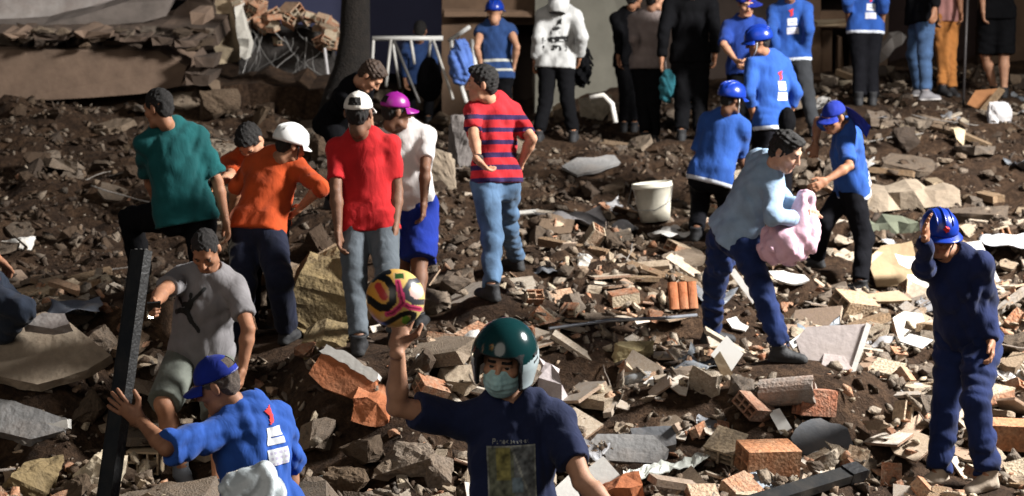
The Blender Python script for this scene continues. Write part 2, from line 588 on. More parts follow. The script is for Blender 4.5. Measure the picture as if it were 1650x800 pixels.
def shoe_proto(h, kind='sneaker'):
    key = ('shoe', h, kind)
    if key in CACHE: return CACHE[key]
    f = Field((-.06, -.2, -.1), (.06, .09, .07), h)
    X = (1, 0, 0)
    top = .06 if kind == 'boot' else .025
    f.limb((0, .03, -.052), (0, -.02, -.048), .042, .042, .02)
    f.limb((0, -.02, -.048), (0, -.135, -.066), .040, .027, .03, X, 1.25)
    f.limb((0, .012, -.04), (0, .012, top), .043, .05, .02, flat=True)
    f.limb((0, .045, -.075), (0, -.14, -.078), .036, .034, .006, X, 1.15)
    f.half((0, 0, -.09), (0, 0, -1))
    V, F = f.nets()
    c = V[F].mean(1)
    mt = (c[:, 2] < -.068).astype(int)
    CACHE[key] = (V, F, mt)
    return CACHE[key]

def shell(rad, cen, rim, nseg=28, nrow=9, thick=.004, hole=None, rimz=None):
    """dome of an ellipsoid above the rim plane; rimz(a) gives the rim height for each direction; front is -Y"""
    V, F = [], []
    for layer in (0, 1):
        for i in range(nrow + 1):
            for j in range(nseg):
                a = 2 * math.pi * j / nseg
                z1 = rimz(a) if rimz else rim
                ph1 = math.acos(max(-1, min(1, (z1 - cen[2]) / rad[2])))
                ph = ph1 * i / nrow
                g = 1 - layer * thick / .1
                V.append((cen[0] + rad[0]*g*math.sin(ph)*math.sin(a), cen[1] - rad[1]*g*math.sin(ph)*math.cos(a), cen[2] + rad[2]*g*math.cos(ph)))
    n = (nrow + 1) * nseg
    for layer in (0, 1):
        for i in range(nrow):
            for j in range(nseg):
                k = (j + 1) % nseg
                if hole and hole(2*math.pi*(j+.5)/nseg, (i+.5)/nrow): continue
                q = (i*nseg + j, (i+1)*nseg + j, (i+1)*nseg + k, i*nseg + k)
                F.append(tuple(x + layer*n for x in (q if layer == 0 else q[::-1])))
    for j in range(nseg):
        k = (j + 1) % nseg
        F.append((nrow*nseg + j, n + nrow*nseg + j, n + nrow*nseg + k, nrow*nseg + k))
    return V, F

def brim(rad, cen, z0, amax, length, drop, curve, thick=.005, na=16, nt=5):
    V, F = [], []
    for layer in (0, 1):
        for i in range(nt + 1):
            for j in range(na + 1):
                a = -amax + 2*amax*j/na
                t = i / nt
                L = length * math.sqrt(max(0.02, 1 - (a/amax)**2))
                sc = math.sqrt(max(0, 1 - ((z0 - cen[2])/rad[2])**2))
                bx = cen[0] + rad[0]*sc*math.sin(a); by = cen[1] - rad[1]*sc*math.cos(a)
                x = bx * (1 + .25*t) ; y = by - L*t
                z = z0 - drop*t - curve*(x/.08)**2*t - layer*thick
                V.append((x, y, z))
    n = (nt+1)*(na+1)
    for i in range(nt):
        for j in range(na):
            q = (i*(na+1)+j, (i+1)*(na+1)+j, (i+1)*(na+1)+j+1, i*(na+1)+j+1)
            F.append(q); F.append(tuple(x+n for x in q[::-1]))
    for j in range(na):
        a = nt*(na+1)+j; F.append((a, a+n, a+n+1, a+1))
    for i in range(nt):
        for j in (0, na):
            a = i*(na+1)+j; b = (i+1)*(na+1)+j
            F.append((a, b, b+n, a+n))
    return V, F

def headgear(kind):
    """list of (part name, V, F, material slot) in head space; first is the main part, the rest are its sub-parts"""
    if kind in CACHE: return CACHE[kind]
    out = []
    if kind == 'cap':
        R, C = (.087, .107, .098), (0, .012, .03)
        hole = lambda a, t: abs(a - math.pi) < .5 and .52 < t < .86
        V, F = shell(R, C, .028, 36, 12, .004, hole, lambda a: .03 + .008*math.cos(a))
        out.append(('cap', V, F, 0))
        V, F = brim(R, C, .032, 1.15, .075, .018, .012)
        out.append(('brim', V, F, 0))
        V, F = shell((.012, .012, .006), (0, .012, .126), .126, 10, 3)
        out.append(('button', V, F, 0))
        V, F = shell((.0885, .1085, .02), (0, .012, .026), .026, 24, 2, .004, lambda a, t: abs(a - math.pi) > .62)
        out.append(('strap', V, F, 1))
    elif kind == 'helmet':
        R, C = (.108, .130, .112), (0, .008, .03)
        V, F = shell(R, C, .01, 40, 12, .007, None, lambda a: .012 + .012*math.cos(a) )
        out.append(('helmet', V, F, 0))
        V, F = brim(R, C, .022, 1.25, .035, .012, .006)
        out.append(('visor', V, F, 0))
        mb = MB()
        for x in (-.045, 0, .045):
            pts = [(x, C[1] - (R[1]+.001)*math.sin(t)*math.sqrt(1-(x/R[0])**2), C[2] + (R[2]+.001)*math.cos(t)*math.sqrt(1-(x/R[0])**2)) for t in np.linspace(-1.1, 1.0, 12)]
            mb.tube(pts, [.004]+[.007]*10+[.004], 6)
        out.append(('ridge', mb.v, mb.f, 0))
        mb = MB()
        for s in (-1, 1):
            mb.tube([(s*.092, -.01, .015), (s*.08, -.035, -.06), (s*.04, -.07, -.118), (0, -.082, -.128)], .005, 6)
        out.append(('chin_strap', mb.v, mb.f, 1))
    CACHE[kind] = out
    return out

def sdf_gear(kind):
    if kind in CACHE: return CACHE[kind]
    if kind in ('hair', 'buzz'):
        f = Field((-.11, -.13, -.12), (.11, .14, .15), .0055)
        if kind == 'hair':
            f.ell((0, .014, .034), (.083, .104, .098), 0)
            f.ell((0, -.05, .085), (.06, .045, .035), .03)
            f.ell((0, .055, -.02), (.068, .05, .07), .02)
            f.wrinkle(.006, 5, 90)
        else:
            f.ell((0, .013, .032), (.0785, .0995, .0925), 0)
            f.ell((0, .05, -.02), (.062, .046, .06), .02)
            f.wrinkle(.003, 6, 80)
        sl, P = f.full()
        jag = .012*np.sin(P[..., 0]*130 + 1.3*np.sin(P[..., 2]*90)) + .007*np.sin(P[..., 0]*310 + P[..., 2]*120)
        ax = np.abs(P[..., 0])
        # hairline: over the forehead, down in front of the ear, behind the ear to the nape
        line = (P[..., 1] + .062)*.80 + (P[..., 2] - .062)*.60 + np.where(ax > .06, .012, 0)
        f.v = np.maximum(f.v, -line + jag*.4)
        nape = P[..., 2] + .082 - .9*np.maximum(0, .035 - P[..., 1])
        f.v = np.maximum(f.v, -nape + jag*.5)
        V, F = f.nets(); r = [('hair', V, F)]
    elif kind == 'moto':
        f = Field((-.15, -.18, -.16), (.15, .17, .19), .0045)
        f.ell((0, .004, .028), (.127, .148, .142), 0)
        f.limb((0, .004, .0), (0, .004, -.09), .13, .118, .03, (0, 1, 0), 1.14, flat=True)
        sl, P = f.full()
        # face opening: rounded block reaching forward
        q = np.abs(P - np.array([0, -.16, -.06], np.float32)) - np.array([.082, .165, .118], np.float32) + .03
        d = np.sqrt((np.maximum(q, 0)**2).sum(-1)) + np.minimum(q.max(-1), 0) - .03
        f.v = np.maximum(f.v, -d)
        k0 = np.sqrt(((P - np.array([0, .006, .015])) ** 2 / np.array([.1, .12, .118])**2).sum(-1))
        inner = (k0 - 1) * .1
        low = np.sqrt((P[..., 0]/.1)**2 + ((P[..., 1]-.006)/.12)**2) - 1
        inner = np.minimum(inner, np.maximum(low*.1, P[..., 2] - .015))
        f.v = np.maximum(f.v, -inner)
        f.half((0, 0, -.098), (0, 0, -1))
        V, F = f.nets(); V = smooth_verts(V, F, 1)
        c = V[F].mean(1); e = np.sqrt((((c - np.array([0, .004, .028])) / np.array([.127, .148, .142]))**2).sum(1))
        side = (np.abs(c[:, 0]) > .072) & (c[:, 1] > -.10) & (c[:, 2] < .052 + .25*(c[:, 1])) & (e > .93)  # sides that take the silver paint and the painted highlight
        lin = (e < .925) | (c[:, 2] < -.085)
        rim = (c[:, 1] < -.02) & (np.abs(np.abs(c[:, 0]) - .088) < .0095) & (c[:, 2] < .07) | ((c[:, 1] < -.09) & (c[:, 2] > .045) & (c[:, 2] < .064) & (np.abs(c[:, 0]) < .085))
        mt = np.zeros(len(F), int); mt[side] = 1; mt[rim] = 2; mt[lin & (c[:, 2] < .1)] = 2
        r = [('helmet', V, F, mt)]
    elif kind == 'mask':
        f = Field((-.1, -.16, -.16), (.1, .03, .03), .0035)
        f.ell((0, -.022, -.068), (.074, .098, .082), 0)
        f.limb((0, -.112, -.02), (0, -.12, -.06), .014, .018, .04)
        sl, P = f.full()
        f.v = f.v + .0011 * np.sin(P[..., 2] * 260 + 6*np.abs(P[..., 0])) * (np.abs(f.v) < .02) * (P[..., 2] < -.035) * (P[..., 2] > -.115)
        f.half((0, -.018, 0), (0, 1, 0))
        f.half((0, -.1, -.016), nrm((0, -.25, 1)))
        f.half((0, 0, -.136), (0, 0, -1))
        V, F = f.nets(); r = [('face_mask', V, F)]
    elif kind == 'hood':
        f = Field((-.14, -.14, -.2), (.14, .16, .17), .008)
        f.ell((0, .015, .025), (.1, .122, .12), 0)
        f.limb((0, .03, -.04), (0, .05, -.15), .1, .115, .05)
        f.wrinkle(.006, 9, 18)
        f.ell((0, -.14, -.03), (.075, .11, .09), .02, cut=True)
        V, F = f.nets(); r = [('hood', V, F)]
    CACHE[kind] = r
    return r

LEN = dict(torso=.56, head=.185, uarm=.30, farm=.255, thigh=.43, shin=.41)

def solve(spec):
    """joints in metres from the photo positions, bone lengths keeping them honest"""
    s, h = spec['s'], spec.get('h', 1.)
    J = {}
    def child(par, q, L):
        px, py = q[0], q[1]; sg = q[2] if len(q) > 2 else 0
        d = ray(px, py); w = CAM - par
        A = d @ d; B = 2 * (d @ w); Cc = w @ w - L * L
        disc = B * B - 4 * A * Cc
        if sg == 0:
            t = (FPX / s if False else ((par - CAM) @ np.array([0, _c, -_s])))
            p = CAM + d * t
            v = p - par; l = np.linalg.norm(v)
            if l > L * 1.12: p = par + v / l * L * 1.12
            elif l < L * .93 and disc > 0:
                t = (-B - math.sqrt(disc)) / (2 * A); p = CAM + d * t
            return p
        if disc < 0:
            t = -B / (2 * A); p = CAM + d * t; v = p - par; l = np.linalg.norm(v)
            return par + v / l * min(l, L * 1.15)
        t = (-B + sg * math.sqrt(disc)) / (2 * A)
        return CAM + d * t
    J['pel'] = at(*spec['pel'], s)
    J['neck'] = child(J['pel'], spec['neck'], LEN['torso'] * h)
    J['head'] = child(J['neck'], spec['head'], LEN['head'] * h)
    yaw = math.radians(spec.get('yaw', 0))
    l0 = np.array([math.cos(yaw), math.sin(yaw), spec.get('roll', 0.)])
    u = nrm(J['neck'] - J['pel'])
    l = nrm(l0 - (l0 @ u) * u * .75)
    J['u'], J['l'] = u, nrm(l - (l @ u) * u)
    J['b'] = np.cross(J['u'], J['l'])
    py = math.radians(spec.get('pyaw', spec.get('yaw', 0)))
    J['pl'] = np.array([math.cos(py), math.sin(py), 0])
    sw = spec.get('sw', .168) * h
    for S, g in (('l', 1), ('r', -1)):
        J[S+'sh'] = J['neck'] - u * .082 * h + J['l'] * g * sw
        if S+'sh' in spec: J[S+'sh'] = child(J['neck'], spec[S+'sh'], sw * 1.06)
        J[S+'el'] = child(J[S+'sh'], spec[S+'el'], LEN['uarm'] * h)
        J[S+'wr'] = child(J[S+'el'], spec[S+'wr'], LEN['farm'] * h)
        J[S+'hp'] = J['pel'] + J['pl'] * g * .092 * h
        J[S+'kn'] = child(J[S+'hp'], spec[S+'kn'], LEN['thigh'] * h)
        J[S+'an'] = child(J[S+'kn'], spec[S+'an'], LEN['shin'] * h)
    return J

FEET = []
PEOPLE = []
def plan(name, label, **spec):
    spec['J'] = solve(spec); spec['label'] = label
    for S in 'lr':
        q = spec['J'][S+'an'] - np.array([0, 0, .088]); y_ = math.radians(spec.get(S+'foot', spec.get('pyaw', spec.get('yaw', 0))))
        FEET.append(q)
        if spec['s'] > 170: FEET.append(q + .13*np.array([math.sin(y_), -math.cos(y_), 0]) - np.array([0, 0, .006]))
    PEOPLE.append(spec)
    return spec

def bounds(pts, m):
    P = np.array(pts); return P.min(0) - m, P.max(0) + m

def R3(yaw, pitch=0, roll=0):
    return np.array((Matrix.Rotation(math.radians(yaw), 3, 'Z') @ Matrix.Rotation(math.radians(pitch), 3, 'X') @ Matrix.Rotation(math.radians(roll), 3, 'Y')))

def torso_prims(f, J, h, g, k=.05, hem=None, flare=0., belly=0.):
    u, l, b, pel = J['u'], J['l'], J['b'], J['pel']
    w = l
    f.limb(pel - u*.02, pel + u*.10*h, .108*h + g, .100*h + g, k, w, 1.32)
    f.limb(pel + u*.10*h - b*belly*.5, pel + u*.34*h, .100*h + g + belly*.5, .113*h + g, k, w, 1.30)
    f.limb(pel + u*.34*h, pel + u*.45*h + b*.01, .111*h + g, .080*h + g, k, w, 1.36)
    f.limb(J['lsh'] - J['l']*.03, J['rsh'] + J['l']*.03, .055*h + g, .055*h + g, k)
    for S in 'lr': f.limb(J['neck'] - u*.01 + b*.012, J[S+'sh'], .042*h + g, .046*h + g, k)
    f.limb(J['neck'] + b*.012, J['neck'] - u*.10 + b*.02, .058*h + g, .09*h + g, k, w, 1.5)
    if hem is not None:
        f.limb(pel + u*.25*h, pel - u*hem, .104*h + g, .114*h + g + flare, k, w, 1.30, flat=True)

def make_person(spec):
    J, h, s = spec['J'], spec.get('h', 1.), spec['s']
    big = s > 340
    vox = .0095 if big else (.0125 if s > 170 else .016)
    base = (J['lan'] + J['ran']) / 2; base = np.array([base[0], base[1], min(J['lan'][2], J['ran'][2]) - .088])
    root = empty('person', base, spec['label'], 'person', spec.get('group'))
    seed = int(abs(J['pel'][0] * 1000 + J['pel'][1] * 77)) % 9999
    sk = skin('skin_%s' % spec.get('skin', 'brown'), SKINS[spec.get('skin', 'brown')])
    hairm = plain('hair_dark', (.012, .01, .009), .7, var=.4, scale=60, bump=.6)
    u, l, b = J['u'], J['l'], J['b']
    # ---- body
    pts = [J[k] for k in ('pel','neck','lsh','rsh','lel','rel','lwr','rwr','lkn','rkn','lan','ran')]
    lo, hi = bounds(pts, .17)
    f = Field(lo, hi, vox)
    torso_prims(f, J, h, -.012, .05, belly=spec.get('belly', 0))
    Rh = R3(spec.get('hyaw', spec.get('yaw', 0)), spec.get('hpitch', 8), spec.get('hroll', 0))
    nk = J['head'] + Rh @ (np.array([0, .022, -.09]) * h)
    f.limb(J['neck'] - u*.04, nk, .058*h, .051*h, .04)
    for S in 'lr':
        sh, el, wr, hp, kn, an = (J[S+x] for x in ('sh','el','wr','hp','kn','an'))
        fa = spec.get('arm', 1.) * h
        f.limb(sh, sh*.55 + el*.45, .050*fa, .047*fa, .03)
        f.limb(sh*.55 + el*.45, el, .046*fa, .036*fa, .02)
        f.limb(el, el*.72 + wr*.28, .036*fa, .041*fa, .015)
        f.limb(el*.72 + wr*.28, wr, .040*fa, .0245*fa, .015)
        ol = nrm(el - (sh + wr)*.5 + 1e-4); f.ell(el + ol*.018*fa, (.022*fa,)*3, .02)
        f.limb(hp, kn, .085*h, .056*h, .04)
        f.limb(kn, kn*.68 + an*.32, .054*h, .055*h, .03)
        f.limb(kn*.68 + an*.32, an, .055*h, .036*h, .03)
        f.limb(an, an - np.array([0, 0, .03]), .036*h, .036*h, .02)
    V, F = f.nets(); V = smooth_verts(V, F, 1)
    VV, FF, MM = [V], [F], [np.zeros(len(F), int)]; n = len(V)
    hv, hf, hm = head_proto(.0045 if big else (.0065 if s > 170 else .009))
    VV.append((hv * h) @ Rh.T + J['head']); FF.append(hf + n); MM.append(hm); n += len(hv)
    hands = {}
    for S, g in (('l', 1), ('r', -1)):
        hs = spec.get(S+'hand', {})
        pose = hs.get('pose', 'relaxed')
        pv, pf = hand_proto(pose, .0045 if big else (.006 if s > 170 else .009))
        d = nrm(np.asarray(hs['d'], float)) if 'd' in hs else nrm(J[S+'wr'] - J[S+'el'])
        fr = -b; up = np.array([0, 0, 1.])
        if 't' in hs: t = np.asarray(hs['t'], float)
        else:
            c = abs(d @ fr); t = fr * (1 - c) + up * c
        t = nrm(t - (t @ d) * d)
        nn = np.cross(d, t)
        want = np.asarray(hs['n'], float) if 'n' in hs else -l * g
        if nn @ want < 0: nn = -nn
        M = np.stack([t, d, -nn], 1)          # columns: thumb, fingers, back of the hand
        fl = np.linalg.det(M) < 0
        q = (pv * h * 1.02) @ M.T + J[S+'wr']
        VV.append(q.astype(np.float32)); FF.append((pf[:, ::-1] if fl else pf) + n); MM.append(np.zeros(len(pf), int)); n += len(pv)
        hands[S] = (J[S+'wr'], d, t, nn)
    V = np.concatenate(VV) - base; F = np.concatenate(FF); M = np.concatenate(MM)
    me = mesh_np('body', V, F, True, M)
    body = link('body', me, root, [sk, plain('eye_white', (.55, .52, .48), .2, bump=0), plain('eye_dark', (.02, .012, .008), .15, bump=0),
                                  plain('lips_%s' % spec.get('skin', 'brown'), [c * m for c, m in zip(SKINS[spec.get('skin', 'brown')], (.85, .6, .6))], .45, bump=.1), hairm])
    def cloth_part(name, f, mat, wr=.005, sd=0, fq=13., parent=root, axes=None):
        if wr: f.wrinkle(wr, seed + sd, fq, axes)
        V, F = f.nets(); V = smooth_verts(V, F, 1)
        me = mesh_np(name, V - base, F)
        a = me.attributes.new('tv', 'FLOAT', 'POINT')
        a.data.foreach_set('value', np.clip(((V - J['pel']) @ u) / h + .2, 0.001, .999).astype(np.float32))
        o = link(name, me, parent, mat)
        return o, V, F
    # ---- trousers
    bt = spec['bottom']
    full = bt.get('len', 2.) ; gl = bt.get('loose', .016)
    lo, hi = bounds([J['pel'], J['lkn'], J['rkn'], J['lan'], J['ran'], J['pel'] + u*.15], .17)
    f = Field(lo, hi, vox)
    f.limb(J['pel'] - u*.03, J['pel'] + u*.10*h, .104*h, .096*h, .04, J['l'], 1.32, flat=True)
    for S in 'lr':
        hp, kn, an = J[S+'hp'], J[S+'kn'], J[S+'an']
        f.limb(hp + J['b']*.03, hp + J['b']*.028 - u*.05, .078*h, .078*h, .05)
        if full <= 1:
            e = hp + (kn - hp) * full
            f.limb(hp, e, .09*h + gl, (.09 - .03*full)*h + gl*1.9, .04, flat=True)
        else:
            e = kn + (an - kn) * min(1., full - 1) * (.97)
            f.limb(hp, kn, .087*h + gl, .058*h + gl, .04)
            f.limb(kn, e, .058*h + gl, (.058 - .016*(full-1))*h + gl*1.25, .03, flat=True)
    trousers, tV, tF = cloth_part(bt.get('name', 'trousers'), f, bt['mat'], bt.get('wr', .006)*1.3, 1, 25., axes=[(u*.9 + l*.5, 1.), (u - l*.6 + b*.3, .9), (u + b*.8, .8), (l, .4), (u*.3 + b, .4)])
    # ---- shirt
    tp = spec['top']; hem = tp.get('hem', .06); gs = tp.get('g', .012) - .006
    lo, hi = bounds([J['pel'] - u*hem, J['neck'], J['lsh'], J['rsh'], J['lel'], J['rel'], J['lwr'], J['rwr']], .19)
    f = Field(lo, hi, vox)
    torso_prims(f, J, h, gs, .05, hem, tp.get('flare', .008), belly=spec.get('belly', 0))
    for S in 'lr': f.limb(J[S+'hp'] + b*.038 + u*.04, J[S+'hp'] + b*.036 - u*(hem + .02), .086*h + gs*.8, .092*h + gs, .06)
    AX = [(l*.8 + u*.45, 1.), (l*.7 - u*.6 + b*.3, .9), (b + u*.3, .6), (l + b*.4, .6), (u + l*.25, .5)]
    f.wrinkle(tp.get('wr', .0055)*1.5, seed + 2, 21., AX)
    f.half(J['pel'] - u*hem, -u)
    # sleeves come after the hem is cut, so hanging arms keep their length
    sl = tp.get('sleeve', .8)
    fs = Field(lo, hi, vox)
    for S in 'lr':
        sh, el, wr = J[S+'sh'], J[S+'el'], J[S+'wr']; fa = spec.get('arm', 1.) * h
        if sl <= 0: continue
        if sl <= 1:
            e = sh + (el - sh) * sl
            fs.limb(sh, e, .052*fa + gs, (.052 - .006*sl)*fa + gs*1.5, .035, flat=True)
        else:
            e = el + (wr - el) * min(1, sl - 1)
            fs.limb(sh, el, .053*fa + gs, .042*fa + gs, .035)
            fs.limb(el, e, .042*fa + gs, (.042 - .012*(sl-1))*fa + gs, .02, flat=True)
    fs.wrinkle(tp.get('wr', .0055)*1.3, seed + 3, 24., [(u, 1.), (u + l*.6, .9), (u - l*.5 + b*.4, .8), (b + u*.4, .6)])
    f.put(fs.v, tuple(slice(None) for _ in range(3)), .035)
    # neck hole
    f.limb(J['neck'] + u*.02, J['neck'] + u*.16 - b*.03, .02, .02, 0) if tp.get('collar') else None
    nc = J['neck'] + u*.055*h - b*.022
    f.ell(nc, np.array([.066, .066, .066])*h, .012, cut=True)
    shirt, sV, sF = cloth_part(tp.get('name', 'shirt'), f, tp['mat'], 0)
    if tp.get('collar'):
        f = Field(*bounds([J['neck'] - u*.05, nk], .12), vox*.8)
        c0 = J['neck'] - u*.03; c1 = J['neck'] + (nk - J['neck'])*.55 + u*.01
        f.limb(c0, c1, .085*h, .068*h, .01, l, 1.1, flat=True)
        f.limb(c0 - b*.02, c1*1.0 + (c1 - c0) - b*.03, .055*h, .058*h, 0) if False else None
        sl_, P = f.full(); q = P - c0; ax = nrm(c1 - c0); q = q - (q @ ax)[..., None]*ax
        f.v = np.maximum(f.v, .06*h - np.sqrt((q*q).sum(-1)))
        cloth_part('collar', f, tp.get('collar_mat', tp['mat']), .002, 4)
    # ---- shoes
    sm = spec.get('shoe', SHOES['black'])
    for S in 'lr':
        pv, pf, pm = shoe_proto(.007 if s > 170 else .01, spec.get('shoe_kind', 'sneaker'))
        Rz = R3(spec.get(S+'foot', spec.get('pyaw', spec.get('yaw', 0))), spec.get(S+'fpitch', 0))
        link('shoe', mesh_np('shoe', (pv*h) @ Rz.T + J[S+'an'] - base, pf, True, pm), root, [sm[0], sm[1]])
    # ---- head wear
    def put(V): return (np.asarray(V, np.float32) * h) @ Rh.T + J['head'] - base
    gear = {}
    for item in spec.get('gear', []):
        kind, mats = item[0], item[1]
        turn = item[2] if len(item) > 2 else 0
        Rt = R3(turn)
        if kind in ('cap', 'helmet'):
            top = None
            for nm, V, F, slot in headgear(kind):
                o = link(nm, mesh(nm, put(np.asarray(V) @ Rt.T), F, True), top or root, mats[min(slot, len(mats)-1)])
                top = top or o
            gear[kind] = top
        else:
            for it in sdf_gear(kind):
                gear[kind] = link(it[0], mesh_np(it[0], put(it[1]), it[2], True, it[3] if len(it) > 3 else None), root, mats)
    spec['out'] = dict(root=root, base=base, shirt=shirt, sV=sV, sF=sF, trousers=trousers, tV=tV, tF=tF, Rh=Rh, gear=gear, hands=hands, put=put)
    return spec

def decal(spec, name, origin, du, dv, w, hgt, nu, nv, mask, mats, part='shirt', off=.004, color=None):
    """print that lies on the garment: origin is a point in front of it, du/dv its directions; mask(a,b) in 0..1 gives a material or None"""
    o = spec['out']; V, F = (o['sV'], o['sF']) if part == 'shirt' else (o['tV'], o['tF'])
    bv = BVHTree.FromPolygons([Vector(v) for v in V.tolist()], F.tolist())
    du, dv = nrm(du), nrm(dv); n = nrm(np.cross(du, dv))
    P = np.zeros((nu+1, nv+1, 3)); ok = np.zeros((nu+1, nv+1), bool)
    for i in range(nu+1):
        for j in range(nv+1):
            p = np.asarray(origin) + du*w*(i/nu-.5) + dv*hgt*(j/nv-.5) + n*.4
            hit = bv.ray_cast(Vector(p), Vector(-n), .9)
            if hit[0] is not None:
                P[i, j] = np.array(hit[0]) + n*off; ok[i, j] = True
    vs = []; idx = -np.ones((nu+1, nv+1), int); fs = []; ms = []; cs = []
    for i in range(nu):
        for j in range(nv):
            m = mask((i+.5)/nu, (j+.5)/nv)
            if m is None or not (ok[i,j] and ok[i+1,j] and ok[i,j+1] and ok[i+1,j+1]): continue
            q = []
            for a, c in ((i,j),(i+1,j),(i+1,j+1),(i,j+1)):
                if idx[a, c] < 0:
                    idx[a, c] = len(vs); vs.append(P[a, c] - o['base'])
                    if color: cs.append(color(a/nu, c/nv))
                q.append(idx[a, c])
            fs.append(q); ms.append(m)
    if not fs: print('decal missed', name); return
    me = mesh(name, vs, fs, True, ms)
    if color:
        ca = me.color_attributes.new('print', 'FLOAT_COLOR', 'POINT')
        ca.data.foreach_set('color', np.array([list(c)+[1] for c in cs], np.float32).ravel())
    return link(name, me, o[part], mats)

# ================================================================== who is where
SKINS = dict(brown=(.33, .165, .095), dark=(.17, .085, .05), tan=(.47, .26, .165), light=(.55, .33, .23))
SHOES = dict(black=[plain('shoe_black', (.018, .018, .02), .7), plain('sole_black', (.03, .03, .03), .8)],
             grey=[plain('shoe_grey', (.12, .13, .15), .8), plain('sole_grey', (.3, .3, .3), .8)],
             white=[plain('shoe_pale', (.2, .19, .2), .7), plain('sole_white', (.6, .57, .55), .7)],
             beige=[plain('boot_beige', (.46, .38, .30), .85, dirt=(.25, .19, .13)), plain('sole_beige', (.28, .23, .18), .8)])
C_ = cloth
black_cloth = C_('cloth_black', (.0045, .0045, .0055))
blue = (.022, .078, .31)
JERSEY = C_('jersey_blue', blue, stops=[(0, (.62, .66, .74)), (.172, blue), (.99, blue)])
JERSEY_LONG = C_('jersey_blue_hem', blue, stops=[(0, (.62, .66, .74)), (.162, blue), (.99, blue)])
helmet_blue = plain('helmet_blue', (.008, .035, .29), .28, var=.12, bump=.03, scale=5)
cap_blue = C_('cap_blue', (.007, .022, .24), .8)
strap_black = plain('strap_black', (.015, .015, .015), .7)
strap_white = plain('strap_white', (.6, .6, .6), .7)
hair_m = plain('hair_dark', (.012, .01, .009), .7, var=.4, scale=60, bump=.6)
hair_grey = plain('hair_cropped', (.022, .019, .018), .85, var=.5, scale=90, bump=.6)
POLO_N, POLO_R = (.028, .012, .06), (.42, .018, .025)
ps = [(0, POLO_R)]
for i in range(6):
    y0 = .20 + i * .087
    ps += [(y0, POLO_N), (y0 + .034, POLO_R)]
POLO = C_('polo_striped', POLO_R, stops=ps)
VEST = C_('vest_blue', (.02, .05, .15), stops=[(0, (.02, .05, .15)), (.22, (.5, .5, .45)), (.25, (.02, .05, .15)), (.33, (.5, .5, .45)), (.36, (.02, .05, .15)), (.99, (.02, .05, .15))])
LEGBAND = C_('trousers_black_work', (.006, .006, .008))
jeans = C_('jeans_blue', (.05, .095, .19), var=.45)
jeans_dark = C_('jeans_dark', (.016, .035, .12), var=.4)
jeans_grey = C_('jeans_grey', (.085, .10, .115), var=.35)

P1 = plan('p', 'man in teal open-face helmet and face mask, navy T-shirt, holding up a ball', s=385, h=1.04, pel=(828, 866), neck=(820, 645), head=(813, 580), yaw=-4, hyaw=-14, hpitch=2, hroll=4,
     sw=.19, rel=(640, 655, -1), rwr=(641, 560, 0), lel=(938, 775, -1), lwr=(1010, 850, -1), rkn=(785, 1050, 0), ran=(780, 1225, 0), lkn=(875, 1050, 0), lan=(880, 1225, 0), skin='tan', arm=1.08, belly=.03,
     top=dict(mat=C_('tshirt_navy', (.012, .018, .055)), sleeve=.72, hem=.10, g=.016, wr=.0115), bottom=dict(mat=jeans_dark),
     rhand=dict(pose='cup', d=(.12, .72, .66), n=(0, -.66, .75), t=(1, 0, .1)),
     gear=[('moto', None), ('mask', [C_('mask_teal', (.42, .68, .70), .8, .08)])])
P2 = plan('p', 'man in blue cap and blue jersey bending over, one hand on a black post', s=358, pel=(424, 846), neck=(396, 658), head=(350, 618), yaw=-128, hyaw=-100, hpitch=26,
     lel=(268, 722, 0), lwr=(224, 676, 1), rel=(470, 752, 1), rwr=(462, 835, 0), lkn=(392, 1020, 0), lan=(400, 1190, 0), rkn=(440, 1020, 0), ran=(452, 1180, 0), skin='brown',
     top=dict(mat=C_('jersey_worker', (.022, .08, .34)), sleeve=.98, hem=.08, g=.02, wr=.009), bottom=dict(mat=black_cloth),
     lhand=dict(pose='open', d=(-.80, .10, .60), n=(0, 1, 0), t=(.6, 0, .8)),
     gear=[('cap', [cap_blue, strap_white]), ('buzz', [plain('hair_grizzled', (.10, .075, .06), .8, var=.5, scale=90, bump=.6)])])
P3 = plan('p', 'man in grey T-shirt with black figure emblem, lighting the ground with a phone', s=262, h=1.02, pel=(322, 574), neck=(338, 436), head=(331, 402), yaw=-6, hyaw=-4, hpitch=38, belly=.05, arm=1.1,
     rel=(262, 470, -1), rwr=(247, 492, -1), lel=(400, 530, 0), lwr=(391, 596, 0), rkn=(264, 652, -1), ran=(292, 752, 1), lkn=(352, 672, 0), lan=(352, 775, 0), rfoot=30, skin='brown', shoe=SHOES['grey'],
     top=dict(mat=C_('tshirt_grey', (.20, .19, .195)), sleeve=.7, hem=.09, g=.016, wr=.006), bottom=dict(mat=C_('shorts_olive', (.13, .14, .12), var=.4), len=.98, loose=.022, name='shorts'),
     rhand=dict(pose='grip'), gear=[('buzz', [hair_grey])])
P4 = plan('p', 'man in dark teal T-shirt and black trousers, seen from behind, climbing the mound', s=248, pel=(298, 345), neck=(272, 206), head=(256, 173), yaw=-158, hyaw=-120, hpitch=14,
     lel=(240, 285, 1), lwr=(252, 330, 1), rel=(350, 292, 0), rwr=(364, 356, 1), lkn=(212, 355, 1), lan=(228, 450, 1), rkn=(330, 452, 0), ran=(318, 548, 1), skin='brown',
     top=dict(mat=C_('tshirt_teal', (.006, .075, .078)), sleeve=.85, hem=.07, g=.022, wr=.008), bottom=dict(mat=black_cloth, loose=.022), gear=[('buzz', [hair_m])])
